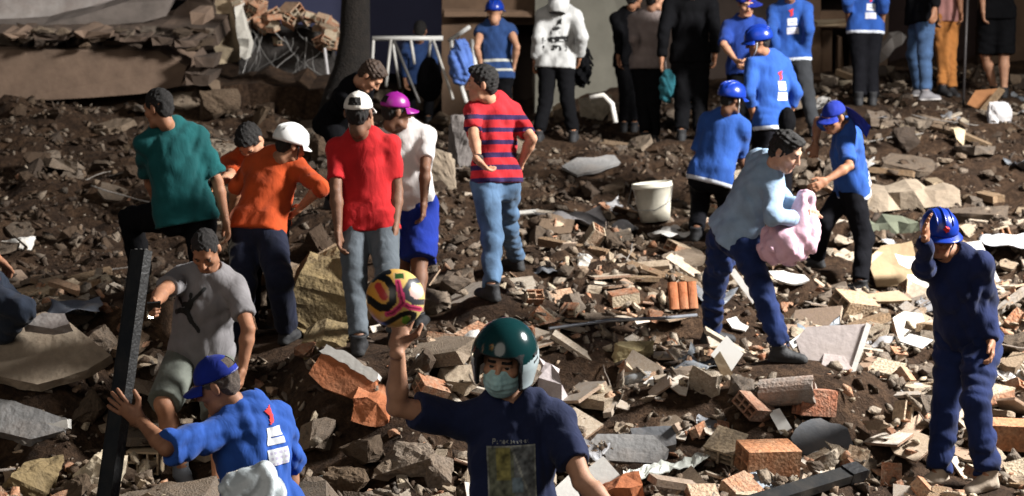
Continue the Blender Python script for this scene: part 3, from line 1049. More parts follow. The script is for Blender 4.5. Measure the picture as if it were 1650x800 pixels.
P5 = plan('p', 'man in orange shirt and white helmet bending away over the rubble', s=242, pel=(415, 372), neck=(447, 252, 1), head=(468, 233), yaw=155, hyaw=125, hpitch=24,
     lel=(382, 300, 1), lwr=(372, 345, 1), rel=(516, 302, 0), rwr=(484, 335, 1), lkn=(392, 455, 0), lan=(382, 545, 1), rkn=(450, 450, 0), ran=(462, 530, 1), skin='brown',
     top=dict(mat=C_('shirt_orange', (.44, .062, .013)), sleeve=1.15, hem=.04, g=.02, wr=.007), bottom=dict(mat=C_('trousers_navy', (.010, .013, .03), var=.4), loose=.026),
     gear=[('helmet', [plain('helmet_white', (.72, .72, .70), .3, var=.08, bump=.04), strap_black]), ('buzz', [hair_m])])
P5B = plan('p', 'person with dark hair bowed behind the orange shirt, face hidden', s=222, pel=(425, 355), neck=(402, 245, -1), head=(402, 226), yaw=-10, hyaw=-20, hpitch=60,
     rel=(372, 284, 0), rwr=(350, 296, -1), rhand=dict(pose='grip'), lel=(450, 300, 0), lwr=(440, 340, -1), rkn=(405, 430, -1), ran=(405, 500, 1), lkn=(445, 430, -1), lan=(445, 500, 1), skin='tan',
     top=dict(mat=C_('shirt_orange', (.44, .062, .013)), sleeve=.8), bottom=dict(mat=black_cloth), gear=[('hair', [hair_m])])
P6 = plan('p', 'man in red T-shirt and white cap seen from behind, grey jeans', s=252, h=1.04, pel=(594, 362), neck=(584, 216), head=(578, 181), yaw=178, hyaw=170, hpitch=6,
     lel=(541, 308, 0), lwr=(545, 374, -1), rel=(640, 308, 0), rwr=(636, 370, 0), lkn=(572, 455, 0), lan=(578, 545, 0), rkn=(624, 448, 0), ran=(638, 532, 1), skin='dark',
     top=dict(mat=C_('tshirt_red', (.44, .014, .017)), sleeve=.75, hem=.045, g=.010, wr=.006), bottom=dict(mat=jeans_grey, loose=.012),
     gear=[('cap', [C_('cap_white', (.72, .68, .62), .8, .12), strap_white]), ('buzz', [hair_m])])
P7 = plan('p', 'person in white T-shirt, purple cap and long blue shorts, back turned', s=230, pel=(660, 330), neck=(650, 203), head=(638, 178), yaw=165, hyaw=118, hpitch=10,
     lel=(620, 285, 0), lwr=(622, 340, 1), rel=(685, 272, 0), rwr=(683, 328, 0), lkn=(648, 420, 0), lan=(650, 505, 0), rkn=(676, 420, 0), ran=(674, 508, 0), skin='dark',
     top=dict(mat=C_('tshirt_white', (.66, .62, .60)), sleeve=.75, hem=.05, g=.014), bottom=dict(mat=C_('shorts_blue', (.007, .024, .22)), len=1., loose=.03, name='shorts'),
     gear=[('cap', [plain('cap_purple', (.24, .012, .20), .35, var=.15, bump=.05), strap_black]), ('buzz', [hair_m])])
P8 = plan('p', 'man in red polo with navy stripes and blue jeans, hands on hips', s=226, h=1.02, pel=(798, 296), neck=(793, 160), head=(777, 134), yaw=-143, hyaw=-95, hpitch=4,
     lel=(763, 220, 0), lwr=(771, 260, -1), lhand=dict(pose='relaxed', d=(.55, .45, -.7), n=(.3, .8, .2)), rel=(857, 224, 0), rwr=(838, 266, 1), lkn=(794, 384, 0), lan=(792, 462, 0), rkn=(818, 370, 1), ran=(832, 415, 1), skin='tan',
     top=dict(mat=POLO, sleeve=.8, hem=.0, g=.013, wr=.006, collar=True, collar_mat=C_('collar_red', POLO_R)), bottom=dict(mat=C_('jeans_washed', (.07, .125, .21), var=.5), loose=.012, wr=.009), gear=[('hair', [hair_m])])
P9 = plan('p', 'man in pale blue shirt and jeans stooping to lift a pink sack', s=240, h=1.02, pel=(1182, 376), neck=(1242, 266), head=(1266, 243), yaw=108, pyaw=112, hyaw=62, hpitch=26,
     rel=(1246, 350, -1), rwr=(1284, 350, 1), lel=(1268, 330, 1), lwr=(1300, 338, -1), rkn=(1226, 462, -1), ran=(1258, 560, -1), lkn=(1152, 458, 1), lan=(1147, 532, 1), rfoot=82, lfoot=100, skin='light',
     top=dict(mat=C_('shirt_pale_blue', (.26, .37, .51)), sleeve=1.85, hem=.03, g=.022, wr=.009, collar=True), bottom=dict(mat=C_('jeans_indigo', (.009, .021, .085), var=.5), loose=.016, wr=.011), gear=[('hair', [hair_m])],
     rhand=dict(pose='grip'), lhand=dict(pose='grip'))
P10 = plan('p', 'woman in blue cap with neck flap and blue jersey, stepping over rubble', s=200, h=.96, pel=(1372, 300), neck=(1361, 205), head=(1343, 188), yaw=-102, hyaw=-55, hpitch=20,
     lel=(1368, 268, -1), lwr=(1330, 292, 0), rel=(1318, 196, 1), rwr=(1313, 236, -1), lkn=(1392, 385, 0), lan=(1386, 455, 0), rkn=(1328, 358, -1), ran=(1316, 414, 1), skin='brown',
     top=dict(mat=JERSEY, sleeve=.85, hem=.06, g=.018, wr=.007), bottom=dict(mat=LEGBAND, loose=.018), gear=[('cap', [cap_blue, strap_black]), ('buzz', [hair_m])])
P11 = plan('p', 'worker in navy overalls and blue helmet with one arm raised to it', s=268, h=1.02, pel=(1560, 545), neck=(1532, 408), head=(1513, 376), yaw=-28, pyaw=-40, hyaw=4, hpitch=10,
     rel=(1490, 432, -1), rwr=(1491, 382, 0), lel=(1592, 488, 1), lwr=(1597, 552, 0), rkn=(1524, 655, 0), ran=(1512, 760, 0), lkn=(1572, 648, 0), lan=(1592, 764, 1), rfoot=-78, lfoot=-60, skin='brown', shoe=SHOES['beige'], shoe_kind='boot',
     top=dict(mat=C_('overall_navy', (.006, .013, .058), var=.4), sleeve=1.92, hem=.02, g=.015, wr=.011), bottom=dict(mat=C_('overall_navy_legs', (.007, .016, .07), var=.5), loose=.022, wr=.014),
     rhand=dict(pose='open', n=(.6, -.2, .1)), gear=[('helmet', [helmet_blue, strap_black]), ('buzz', [hair_m])])
P12 = plan('p', 'worker in blue helmet and jersey crouching behind the stooping man', s=190, pel=(1146, 284), neck=(1173, 186), head=(1179, 158), yaw=150, hyaw=120, hpitch=14,
     lel=(1125, 246, 0), lwr=(1132, 290, 1), rel=(1192, 252, 1), rwr=(1208, 286, 1), lkn=(1128, 330, 1), lan=(1122, 370, -1), rkn=(1172, 330, 1), ran=(1160, 372, -1), skin='dark',
     top=dict(mat=JERSEY_LONG, sleeve=.95, hem=.07, g=.02), bottom=dict(mat=LEGBAND, loose=.02), gear=[('helmet', [helmet_blue, strap_white]), ('buzz', [hair_m])])
P13 = plan('p', 'worker in blue helmet facing left, blue jersey with red emblem, dark harness', s=180, pel=(1243, 200), neck=(1236, 90), head=(1222, 66), yaw=-152, hyaw=-95, hpitch=14,
     lel=(1207, 152, 0), lwr=(1214, 190, 1), rel=(1283, 150, 0), rwr=(1270, 192, 1), lkn=(1226, 275, 0), lan=(1224, 345, 0), rkn=(1262, 275, 0), ran=(1264, 345, 0), skin='brown',
     top=dict(mat=JERSEY, sleeve=1.5, hem=.06, g=.018), bottom=dict(mat=LEGBAND, loose=.02), gear=[('helmet', [helmet_blue, strap_white]), ('buzz', [hair_m])])
P14 = plan('p', 'man in blue shirt and cap facing the camera, hands joined in front', s=152, pel=(1200, 112), neck=(1198, 30), head=(1203, 6), yaw=-12, hyaw=8, hpitch=12,
     rel=(1166, 72, 0), rwr=(1186, 98, -1), lel=(1230, 74, 0), lwr=(1208, 98, -1), rkn=(1190, 175, 0), ran=(1190, 235, 0), lkn=(1212, 175, 0), lan=(1212, 235, 0), skin='tan',
     top=dict(mat=C_('shirt_royal', (.015, .045, .24)), sleeve=.9, hem=.06, g=.018), bottom=dict(mat=black_cloth), gear=[('cap', [cap_blue, strap_black], 60), ('buzz', [hair_m])])
P15 = plan('p', 'man in blue jacket with red emblem, back turned, beside the blue-shirted man', s=150, h=1.04, pel=(1276, 92), neck=(1272, 4), head=(1276, -20), yaw=162, hyaw=150,
     lel=(1243, 48, 0), lwr=(1250, 84, 1), rel=(1303, 48, 0), rwr=(1298, 84, 1), lkn=(1268, 155, 0), lan=(1266, 215, 0), rkn=(1300, 150, 0), ran=(1312, 205, 0),
     top=dict(mat=JERSEY, sleeve=1.9, hem=.06, g=.022), bottom=dict(mat=C_('trousers_grey', (.03, .032, .036))), gear=[('helmet', [helmet_blue, strap_white])])
P16 = plan('p', 'broad man in black long-sleeved top standing with his back turned', s=147, h=1.1, pel=(1112, 92), neck=(1112, -4), head=(1118, -28), yaw=176, sw=.205, belly=.05, arm=1.1,
     lel=(1070, 50, 0), lwr=(1066, 98, 0), rel=(1152, 48, 0), rwr=(1152, 88, 1), lkn=(1100, 155, 0), lan=(1098, 212, 0), rkn=(1128, 155, 0), ran=(1128, 212, 0),
     top=dict(mat=black_cloth, sleeve=1.9, hem=.08, g=.022), bottom=dict(mat=black_cloth, loose=.024), gear=[('hair', [hair_m])])
P17 = plan('p', 'man in grey hoodie and black trousers next to the broad man in black', s=142, h=1.02, pel=(1044, 106), neck=(1046, 20), head=(1056, -2), yaw=165, hyaw=110,
     lel=(1022, 64, 0), lwr=(1030, 98, 1), rel=(1070, 62, 0), rwr=(1066, 96, 1), lkn=(1036, 162, 0), lan=(1040, 216, 0), rkn=(1054, 164, 0), ran=(1054, 220, 0), skin='tan',
     top=dict(mat=C_('hoodie_grey', (.21, .17, .16)), sleeve=1.9, hem=.05, g=.022), bottom=dict(mat=black_cloth), gear=[('hair', [hair_m])])
P18 = plan('p', 'person in black beside the grey hoodie, dim against the wall', s=137, pel=(1016, 100), neck=(1014, 18), head=(1022, -4), yaw=170, hyaw=140,
     lel=(996, 56, 0), lwr=(996, 92, 0), rel=(1030, 60, 0), rwr=(1026, 95, 1), lkn=(1008, 152, 0), lan=(1006, 200, 0), rkn=(1022, 152, 0), ran=(1022, 200, 0),
     top=dict(mat=black_cloth, sleeve=1.9, hem=.06, g=.018), bottom=dict(mat=black_cloth), gear=[('hair', [hair_m])])
P19 = plan('p', 'person in white hoodie with dark back print and black trousers', s=150, h=1.03, pel=(896, 104), neck=(902, 14), head=(903, -10), yaw=168, hyaw=165, hpitch=20,
     lel=(868, 62, 0), lwr=(862, 98, 1), rel=(938, 60, 0), rwr=(934, 92, 1), lkn=(880, 160, 0), lan=(868, 214, 0), rkn=(914, 160, 0), ran=(924, 214, 0),
     top=dict(mat=C_('hoodie_white', (.46, .46, .45)), sleeve=1.9, hem=.05, g=.028, wr=.009), bottom=dict(mat=black_cloth), gear=[('hood', [C_('hoodie_white', (.46, .46, .45))])])
P20 = plan('p', 'worker in blue cap and navy vest with pale bands, back turned', s=140, pel=(800, 120), neck=(798, 38), head=(797, 18), yaw=178, hyaw=175, hpitch=10,
     lel=(768, 78, 0), lwr=(776, 110, 1), rel=(833, 76, 0), rwr=(828, 108, 1), lkn=(792, 178, 0), lan=(792, 232, 0), rkn=(812, 178, 0), ran=(812, 232, 0), skin='tan',
     top=dict(mat=VEST, sleeve=.25, hem=.06, g=.024), bottom=dict(mat=black_cloth), gear=[('helmet', [helmet_blue, strap_black])])
P21 = plan('p', 'person in dark blue shirt crouching behind the white metal frame', s=124, pel=(676, 132), neck=(675, 66), head=(677, 50), yaw=175, hyaw=178, hpitch=16,
     lel=(650, 96, 0), lwr=(652, 128, 1), rel=(700, 96, 0), rwr=(700, 128, 1), lkn=(660, 150, 1), lan=(664, 190, -1), rkn=(692, 150, 1), ran=(690, 190, -1),
     top=dict(mat=C_('shirt_navy', (.02, .045, .13)), sleeve=1.9, hem=.05), bottom=dict(mat=black_cloth), gear=[('hair', [hair_m])])
P22 = plan('p', 'person in black bent double beside the dark tree trunk', s=192, pel=(540, 196), neck=(578, 132), head=(598, 122), yaw=70, hyaw=75, hpitch=50,
     rel=(572, 190, -1), rwr=(592, 225, -1), lel=(590, 180, 1), lwr=(600, 215, 1), rkn=(556, 262, -1), ran=(535, 320, 1), lkn=(566, 260, 1), lan=(550, 315, 1), skin='tan',
     top=dict(mat=black_cloth, sleeve=1.2, hem=.06), bottom=dict(mat=black_cloth), gear=[('hair', [plain('hair_brown', (.05, .03, .02), .7, var=.4, scale=60)])])
P23 = plan('p', 'worker in blue jacket with white patches and black trousers with pale ankle bands', s=145, h=1.02, pel=(1394, 48), neck=(1396, -38), head=(1398, -62), yaw=176,
     lel=(1366, 4, 0), lwr=(1366, 30, 1), rel=(1424, 4, 0), rwr=(1422, 36, 1), lkn=(1386, 106, 0), lan=(1384, 156, 0), rkn=(1403, 106, 0), ran=(1406, 156, 0), shoe_kind='boot',
     top=dict(mat=JERSEY, sleeve=1.5, hem=.06, g=.024), bottom=dict(mat=LEGBAND, loose=.022), gear=[('helmet', [helmet_blue, strap_black])])
P24 = plan('p', 'person in dark jacket and blue jeans with white-soled shoes', s=145, h=1.04, pel=(1486, 28), neck=(1486, -62), head=(1490, -84), yaw=130, pyaw=100,
     lel=(1462, -20, 0), lwr=(1470, 15, 1), rel=(1510, -20, 0), rwr=(1506, 16, 0), lkn=(1472, 88, 1), lan=(1480, 142, 1), rkn=(1490, 90, 0), ran=(1492, 148, 0), shoe=SHOES['white'],
     top=dict(mat=black_cloth, sleeve=1.9, hem=.08, g=.02), bottom=dict(mat=jeans), gear=[('hair', [hair_m])])
P25 = plan('p', 'person in ochre trousers and pale red-marked shirt behind the jeans wearer', s=140, pel=(1523, 30), neck=(1524, -50), head=(1526, -72), yaw=20,
     rel=(1502, -10, 0), rwr=(1506, 25, 0), lel=(1546, -10, 0), lwr=(1548, 22, 0), rkn=(1520, 88, 0), ran=(1520, 140, 0), lkn=(1530, 88, 0), lan=(1533, 142, 0), skin='brown',
     top=dict(mat=C_('shirt_rose', (.45, .22, .2)), sleeve=.8, hem=.05), bottom=dict(mat=C_('trousers_ochre', (.50, .20, .055), var=.3)), gear=[('hair', [hair_m])])
P26 = plan('p', 'person in long black shorts and black top standing by the far wall', s=142, h=1.02, pel=(1606, 22), neck=(1606, -66), head=(1608, -88), yaw=174, pyaw=170,
     lel=(1582, -20, 0), lwr=(1584, 18, 1), rel=(1632, -22, 0), rwr=(1620, 4, 1), lkn=(1588, 88, -1), lan=(1602, 142, 1), rkn=(1618, 88, 0), ran=(1618, 144, 0), skin='tan',
     top=dict(mat=black_cloth, sleeve=.8, hem=.08, g=.02), bottom=dict(mat=black_cloth, len=1., loose=.03, name='shorts'), gear=[('hair', [hair_m])])
P27 = plan('p', 'person in dark blue jeans kneeling at the edge of the picture', s=262, pel=(-42, 455), neck=(-75, 335), head=(-80, 300), yaw=70, hyaw=80,
     rel=(-90, 400, -1), rwr=(-50, 440, -1), lel=(-30, 390, 1), lwr=(0, 420, 1), rkn=(36, 500, -1), ran=(-12, 560, 1), lkn=(20, 490, 1), lan=(-50, 560, 1), skin='brown',
     top=dict(mat=C_('shirt_maroon', (.2, .02, .015)), sleeve=.8), bottom=dict(mat=C_('jeans_slate', (.016, .022, .036), var=.3)), gear=[('hair', [hair_m])])

# ================================================================== the lamp that lights the site: a floodlight on a mast, beyond the picture's edge
def floodlight(px, py, pz, aim, power, col, cone, label):
    base = np.array([px, py, -.1]); head = np.array([px, py, pz])
    r = empty('floodlight_mast', base, label, 'floodlight')
    metal = plain('mast_metal', (.25, .26, .27), .4, .8)
    MB().tube([(0, 0, 0), (0, 0, pz + .1)], [.05, .035], 10).build('mast', metal, r)
    for k in range(3):
        a = k * 2.094
        MB().tube([(0, 0, .7), (.8*math.cos(a), .8*math.sin(a), -.05)], .022, 8).build('leg', metal, r)
    d = nrm(np.asarray(aim) - head)
    M = frame(np.cross(d, (0, 0, 1)), d)
    M.translation = Vector((0, 0, pz + .1))
    MB().box((-.3, -.22, -.22), (.3, .22, -.03), 0, M).build('lamp_housing', plain('lamp_housing', (.03, .03, .03), .5), r)
    MB().box((-.28, -.2, -.028), (.28, .2, -.012), 0, M).build('lens', emit('lamp_lens', (1, .97, .9), 30), r)
    ld = bpy.data.lights.new('lamp_light', 'SPOT')
    ld.energy = power; ld.color = col; ld.spot_size = math.radians(cone); ld.spot_blend = .8; ld.shadow_soft_size = 1.1
    lo = bpy.data.objects.new('lamp_light', ld); COL.objects.link(lo); lo.parent = r
    lo.matrix_local = Matrix.Translation(Vector((0, 0, pz + .1))) @ Vector(d).to_track_quat('-Z', 'Y').to_matrix().to_4x4()
floodlight(9.6, 11.0, 7.2, (1.8, 12.2, .3), 20500, (1.0, .98, .95), 105, 'tall tripod floodlight mast shining from the right of the rubble')

# ================================================================== terrain
FEET_A = np.array(FEET)
EXTRA = [(-3.2, 9.6, -.15), (-2.2, 8.6, -.2), (0, 8.7, -.15), (2.5, 8.4, -.35), (.4, 10., -.05), (1.6, 9.3, -.2), (-4.4, 13, .3), (-3.4, 15.5, .35), (-5.5, 18, .5), (-3.2, 18, .4), (.5, 14.5, .05), (3.4, 15.5, .1), (4.5, 13, .1), (5.5, 17, .25),
         (-.5, 17, .1), (4, 10.5, -.1), (7, 14, .3), (-8, 12, .4), (-8, 20, .8), (8, 20, .4)]
CTRL = np.concatenate([FEET_A, np.array(EXTRA)])
def ground(x, y):
    x = np.asarray(x, float); y = np.asarray(y, float)
    sh = x.shape
    x = x.ravel(); y = y.ravel()
    out = np.zeros(len(x)); 
    for i in range(0, len(x), 20000):
        X, Y = x[i:i+20000], y[i:i+20000]
        d2 = (X[:, None] - CTRL[:, 0])**2 + (Y[:, None] - CTRL[:, 1])**2
        w = 1 / (d2 + .03)**1.6
        z = (w @ CTRL[:, 2]) / (w.sum(1) + .004)
        near = np.exp(-(d2[:, :len(FEET_A)].min(1) / .05)**1.5)
        n = .20 * vnoise(X * .9 + 3, Y * .9) + .13 * vnoise(X * 2.3, Y * 2.3 + 9) + .10 * vnoise(X * 5.3, Y * 5.3) + .06 * vnoise(X * 11, Y * 11) + .03*vnoise(X*19, Y*19)
        calm = np.exp(-(((X - .0)/.8)**2 + ((Y - 10.9)/1.4)**2))
        out[i:i+20000] = z + n * (1 - near) * (1 - .5*calm)
    return out.reshape(sh)

m, nt, b = _nodes('ground_earth'); N, L = nt.nodes.new, nt.links.new
geo = N('ShaderNodeNewGeometry')
nz = []
for sc_, det in ((.55, 5), (3.5, 10), (22, 8), (70, 4)):
    q = N('ShaderNodeTexNoise'); q.inputs['Scale'].default_value = sc_; q.inputs['Detail'].default_value = det; q.inputs['Roughness'].default_value = .65
    L(geo.outputs['Position'], q.inputs['Vector']); nz.append(q)
cr = N('ShaderNodeValToRGB'); e = cr.color_ramp.elements
e[0].position = .32; e[0].color = (.026, .015, .009, 1); e[1].position = .72; e[1].color = (.105, .064, .038, 1)
x_ = e.new(.5); x_.color = (.055, .033, .020, 1)
L(nz[1].outputs[0], cr.inputs[0])
cr2 = N('ShaderNodeValToRGB'); e = cr2.color_ramp.elements
e[0].position = .42; e[0].color = (.6, .55, .5, 1); e[1].position = .62; e[1].color = (1.25, 1.2, 1.15, 1)
L(nz[2].outputs[0], cr2.inputs[0])
mu = N('ShaderNodeMix'); mu.data_type = 'RGBA'; mu.blend_type = 'MULTIPLY'; mu.inputs[0].default_value = 1
L(cr.outputs[0], mu.inputs['A']); L(cr2.outputs[0], mu.inputs['B'])
L(mu.outputs['Result'], b.inputs['Base Color'])
b.inputs['Roughness'].default_value = .95; b.inputs['Specular IOR Level'].default_value = .2
ad = N('ShaderNodeMath'); ad.operation = 'ADD'; L(nz[2].outputs[0], ad.inputs[0]); L(nz[3].outputs[0], ad.inputs[1])
bp = N('ShaderNodeBump'); bp.inputs['Strength'].default_value = .9; bp.inputs['Distance'].default_value = .04
L(ad.outputs[0], bp.inputs['Height']); L(bp.outputs[0], b.inputs['Normal'])
EARTH = m
def axis(lo, hi, step, far):
    a = list(np.arange(lo, hi + 1e-6, step))
    k = step; x = lo; left = []
    while x > -far: k *= 1.5; x -= k; left.append(x)
    k = step; x = hi; right = []
    while x < far: k *= 1.5; x += k; right.append(x)
    return np.array(left[::-1] + a + right)
gx = axis(-7.2, 7.2, .06, 400); gy = axis(6.5, 23, .06, 600)
GX, GY = np.meshgrid(gx, gy, indexing='ij')
inside = (np.abs(GX) < 12) & (GY > 2) & (GY < 30)
GZ = np.zeros_like(GX); GZ[inside] = ground(GX[inside], GY[inside])
nxg, nyg = GX.shape
ii = np.arange(nxg * nyg).reshape(nxg, nyg)
Fq = np.stack([ii[:-1, :-1], ii[1:, :-1], ii[1:, 1:], ii[:-1, 1:]], -1).reshape(-1, 4)
link('ground', mesh_np('ground', np.stack([GX, GY, GZ], -1).reshape(-1, 3), Fq), None, EARTH, kind='structure', label='bare brown earth under the rubble')

# ================================================================== the wrecked buildings behind
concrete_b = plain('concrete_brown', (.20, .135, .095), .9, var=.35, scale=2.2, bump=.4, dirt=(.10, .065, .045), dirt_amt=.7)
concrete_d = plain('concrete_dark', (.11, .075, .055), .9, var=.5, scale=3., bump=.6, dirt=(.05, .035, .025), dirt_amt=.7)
concrete_l = plain('concrete_pale', (.34, .31, .29), .9, var=.3, scale=2.5, bump=.4, dirt=(.16, .11, .09), dirt_amt=.6)
plaster_t = plain('plaster_tan', (.38, .30, .20), .9, var=.3, scale=4, bump=.4, dirt=(.2, .11, .05), dirt_amt=.6)

def rough_poly(pts, step, jit):
    out = []
    for i in range(len(pts)):
        a, c = np.array(pts[i], float), np.array(pts[(i+1) % len(pts)], float)
        n = max(1, int(np.linalg.norm(c - a) / step))
        for k in range(n):
            p = a + (c - a) * k / n
            out.append(tuple(p + (nrng.uniform(-jit, jit, 2) if k else 0)))
    return out

def slab_px(name, poly, s, depth, mat, parent=None, jit=3, step=22, tilt=0., lean=0., rough=.02, **kw):
    """slab whose near face has this outline at that distance; it runs back by depth metres"""
    pts = rough_poly(poly, step, jit)
    F = np.array([at(x, y, s) for x, y in pts])
    base = F.min(0) if parent is None else np.array(parent.location)
    n = len(F)
    B = F + np.array([0, depth, tilt]) + nrng.uniform(-.04, .04, F.shape)
    F[:, 1] += nrng.uniform(-.05, .05, n) + lean * (F[:, 2] - F[:, 2].min())
    vs = np.concatenate([F, B]) - base
    fs = [tuple(range(n))[::-1], tuple(range(n, 2*n))] + [(i, (i+1) % n, n + (i+1) % n, n + i) for i in range(n)]
    bm = bmesh.new()
    bv = [bm.verts.new(v) for v in vs.tolist()]
    for f in fs: bm.faces.new([bv[i] for i in f])
    bmesh.ops.recalc_face_normals(bm, faces=bm.faces[:])
    me = bpy.data.meshes.new(name); bm.to_mesh(me); bm.free()
    if jit > 1: roughen(me, 3, .007 if parent is not None else rough, len(pts), 1.4)
    kw.setdefault('loc', base if parent is None else (0, 0, 0))
    return link(name, me, parent, mat, **kw)

cb = empty('collapsed_building', at(100, 165, 146), 'collapsed building of stacked brown concrete floor slabs', 'building')
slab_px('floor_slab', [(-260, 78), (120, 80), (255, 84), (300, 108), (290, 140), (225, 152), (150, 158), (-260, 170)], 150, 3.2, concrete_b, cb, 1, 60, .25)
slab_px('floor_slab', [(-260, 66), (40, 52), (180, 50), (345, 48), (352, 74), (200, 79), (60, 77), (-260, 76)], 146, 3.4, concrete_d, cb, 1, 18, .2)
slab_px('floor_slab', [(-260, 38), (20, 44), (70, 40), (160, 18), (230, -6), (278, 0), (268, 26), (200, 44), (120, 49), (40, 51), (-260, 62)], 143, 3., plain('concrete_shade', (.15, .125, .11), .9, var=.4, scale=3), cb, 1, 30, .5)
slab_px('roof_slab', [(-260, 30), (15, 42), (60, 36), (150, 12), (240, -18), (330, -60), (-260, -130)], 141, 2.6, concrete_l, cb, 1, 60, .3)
slab_px('broken_wall', [(300, 2), (345, -40), (345, 78), (310, 92), (262, 62), (270, 20)], 140, .6, concrete_d, cb, 5, 14)
for (x, y, w_, h_) in ((25, 58, 40, 9), (80, 60, 55, 10), (150, 56, 60, 12), (215, 62, 50, 11), (262, 66, 36, 14), (300, 70, 40, 12), (318, 30, 26, 20), (330, 100, 36, 18), (318, 128, 42, 20)):
    slab_px('wall_chunk', [(x - w_/2, y - h_/2), (x + w_/2, y - h_/2 + 3), (x + w_/2 - 4, y + h_/2), (x - w_/2 + 3, y + h_/2)], 152, .5, [concrete_d, concrete_b][rng.randint(0, 1)], cb, 1, 10)
slab_px('earth_bank', [(-260, 166), (150, 160), (300, 142), (420, 132), (540, 150), (560, 210), (-260, 230)], 148, 1.0, EARTH, cb, 5, 18, .0)

wl = empty('broken_brick_wall', at(440, 165, 140), 'jagged remnant of a plastered brick wall with hanging wires', 'wall')
slab_px('plaster_pier', [(338, -60), (372, -60), (376, 20), (388, 60), (384, 100), (352, 104), (342, 60)], 139, .35, plaster_t, wl, 2, 14)
slab_px('plaster_pier', [(372, -60), (384, -60), (392, 30), (402, 62), (396, 96), (386, 92), (380, 30)], 140, .25, plain('plaster_pale', (.55, .52, .46), .9, var=.25), wl, 1.5, 14)
slab_px('wall_core', [(384, 40), (440, 46), (490, 44), (540, 60), (545, 170), (384, 170)], 136, .3, plain('masonry_shaded', (.035, .03, .027), .95, var=.6, scale=6, bump=.8), wl, 4, 14)  # back wall, shade of the hollow under the bricks put into its colour
# bricks that stand along the torn top
clay_mat = rubble_mat('clay_broken', [(.30, .11, .05), (.40, .17, .085), (.46, .22, .12), (.50, .40, .28), (.42, .34, .24)], dust=(.42, .36, .27), dust_amt=.6)
def hollow_brick_mesh(L_=.29, W_=.19, T_=.14, chip=0., nu=2, nv=2, wall=.014):
    mb = MB(); x0, x1 = -L_/2, L_/2
    def cut(): return rng.uniform(0, chip)
    mb.box((x0 + cut(), -W_/2, -T_/2), (x1 - cut(), W_/2, -T_/2 + wall))
    mb.box((x0 + cut(), -W_/2, T_/2 - wall), (x1 - cut(), W_/2, T_/2))
    for k in range(nu + 1):
        y = -W_/2 + (W_ - wall) * k / nu
        mb.box((x0 + cut(), y, -T_/2 + wall), (x1 - cut(), y + wall, T_/2 - wall))
    for k in range(1, nv):
        z = -T_/2 + (T_ - wall) * k / nv
        for j in range(nu):
            y = -W_/2 + wall + (W_ - wall) * j / nu
            mb.box((x0 + cut(), y, z), (x1 - cut(), y + (W_ - wall)/nu - wall, z + wall))
    return mesh('hollow_brick', mb.v, mb.f)
HB = [hollow_brick_mesh(.29, .19, .14, .0), hollow_brick_mesh(.25, .19, .11, .05), hollow_brick_mesh(.2, .15, .1, .06, 2, 2), hollow_brick_mesh(.3, .2, .1, .02, 3, 2), hollow_brick_mesh(.16, .14, .1, .05, 2, 1)]
for me in HB: me.materials.append(clay_mat)
for i in range(46):
    px = rng.uniform(382, 540)
    top = np.interp(px, [382, 400, 425, 440, 462, 482, 500, 512, 525, 540], [-8, -2, 4, 26, 22, 12, 26, 10, 34, 48])
    py = top + rng.uniform(0, 1)**1.4 * 44
    o = link('brick', HB[rng.randrange(len(HB))], wl)
    o.location = Vector(at(px, py, 137 + rng.uniform(-2, 3))) - wl.location
    o.rotation_euler = (rng.uniform(-.7, .7), rng.uniform(-.6, .6), rng.uniform(0, 6.28)); sc1 = rng.uniform(.6, 1.05); o.scale = (sc1,)*3
wire = plain('wire_grey', (.22, .21, .2), .5, .4, bump=0)
for i in range(16):
    px = rng.uniform(390, 530); py = rng.uniform(30, 90)
    pts = [at(px, py, 138)]
    d = np.array([rng.uniform(-.03, .03), -rng.uniform(0, .05), -.08])
    for k in range(rng.randint(4, 8)):
        d = d + np.array([rng.uniform(-.05, .05), rng.uniform(-.02, .02), rng.uniform(-.02, .015)])
        pts.append(pts[-1] + d)
    MB().tube([p - np.array(wl.location) for p in pts], rng.choice([.003, .004, .007]), 5).build('wire', wire, wl)
MB().tube([at(523, 78, 140) - np.array(wl.location), at(531, 142, 140) - np.array(wl.location)], .018, 7).build('pipe', plain('pipe_grey', (.4, .38, .38), .5), wl)

tr = empty('tree', at(568, 178, 152), 'dark tree trunk rising beside the broken wall', 'tree')
o0 = np.array(tr.location)
mb = MB()
tp_ = [(556, 190, 44), (562, 150, 37), (566, 110, 30), (570, 60, 25), (573, 0, 23), (574, -80, 22), (575, -200, 20), (577, -330, 15)]
mb.tube([at(x, y, 152) - o0 + np.array([rng.uniform(-.02, .02), rng.uniform(-.02, .02), 0]) for x, y, r in tp_], [r / 152 for x, y, r in tp_], 14)
bark = plain('bark', (.010, .007, .005), .95, var=.6, scale=14, bump=1.)
mb.build('trunk', bark, tr, True)
for dx, dz in ((-1.3, 1.1), (1.2, 1.3), (.4, 1.6)):
    a = at(576, -300, 152) - o0
    MB().tube([a, a + np.array([dx*.5, .2, dz*.5]), a + np.array([dx, .5, dz])], [.1, .06, .02], 8).build('limb', bark, tr, True)
lf = MB()
for i in range(1600):
    a = nrm(nrng.randn(3)) * nrng.rand()**.4 * np.array([1.7, 1.5, 1.1]) + (at(577, -360, 152) - o0) + np.array([0, .3, .9])
    d1 = nrm(nrng.randn(3)) * .07; d2 = nrm(np.cross(d1, nrng.randn(3))) * .035
    lf.add([a - d1, a + d2, a + d1, a - d2], [(0, 1, 2, 3)])
lf.build('crown', plain('leaf', (.03, .05, .015), .6), tr)

bw = slab_px('blue_wall_building', [(420, -170), (712, -170), (712, 118), (420, 118)], 114, .4, plain('wall_blue', (.055, .06, .12), .9, var=.12, scale=1.5, bump=.15), None, 0, 400,
             label='flat blue-grey building wall behind the white frame', cat='building')

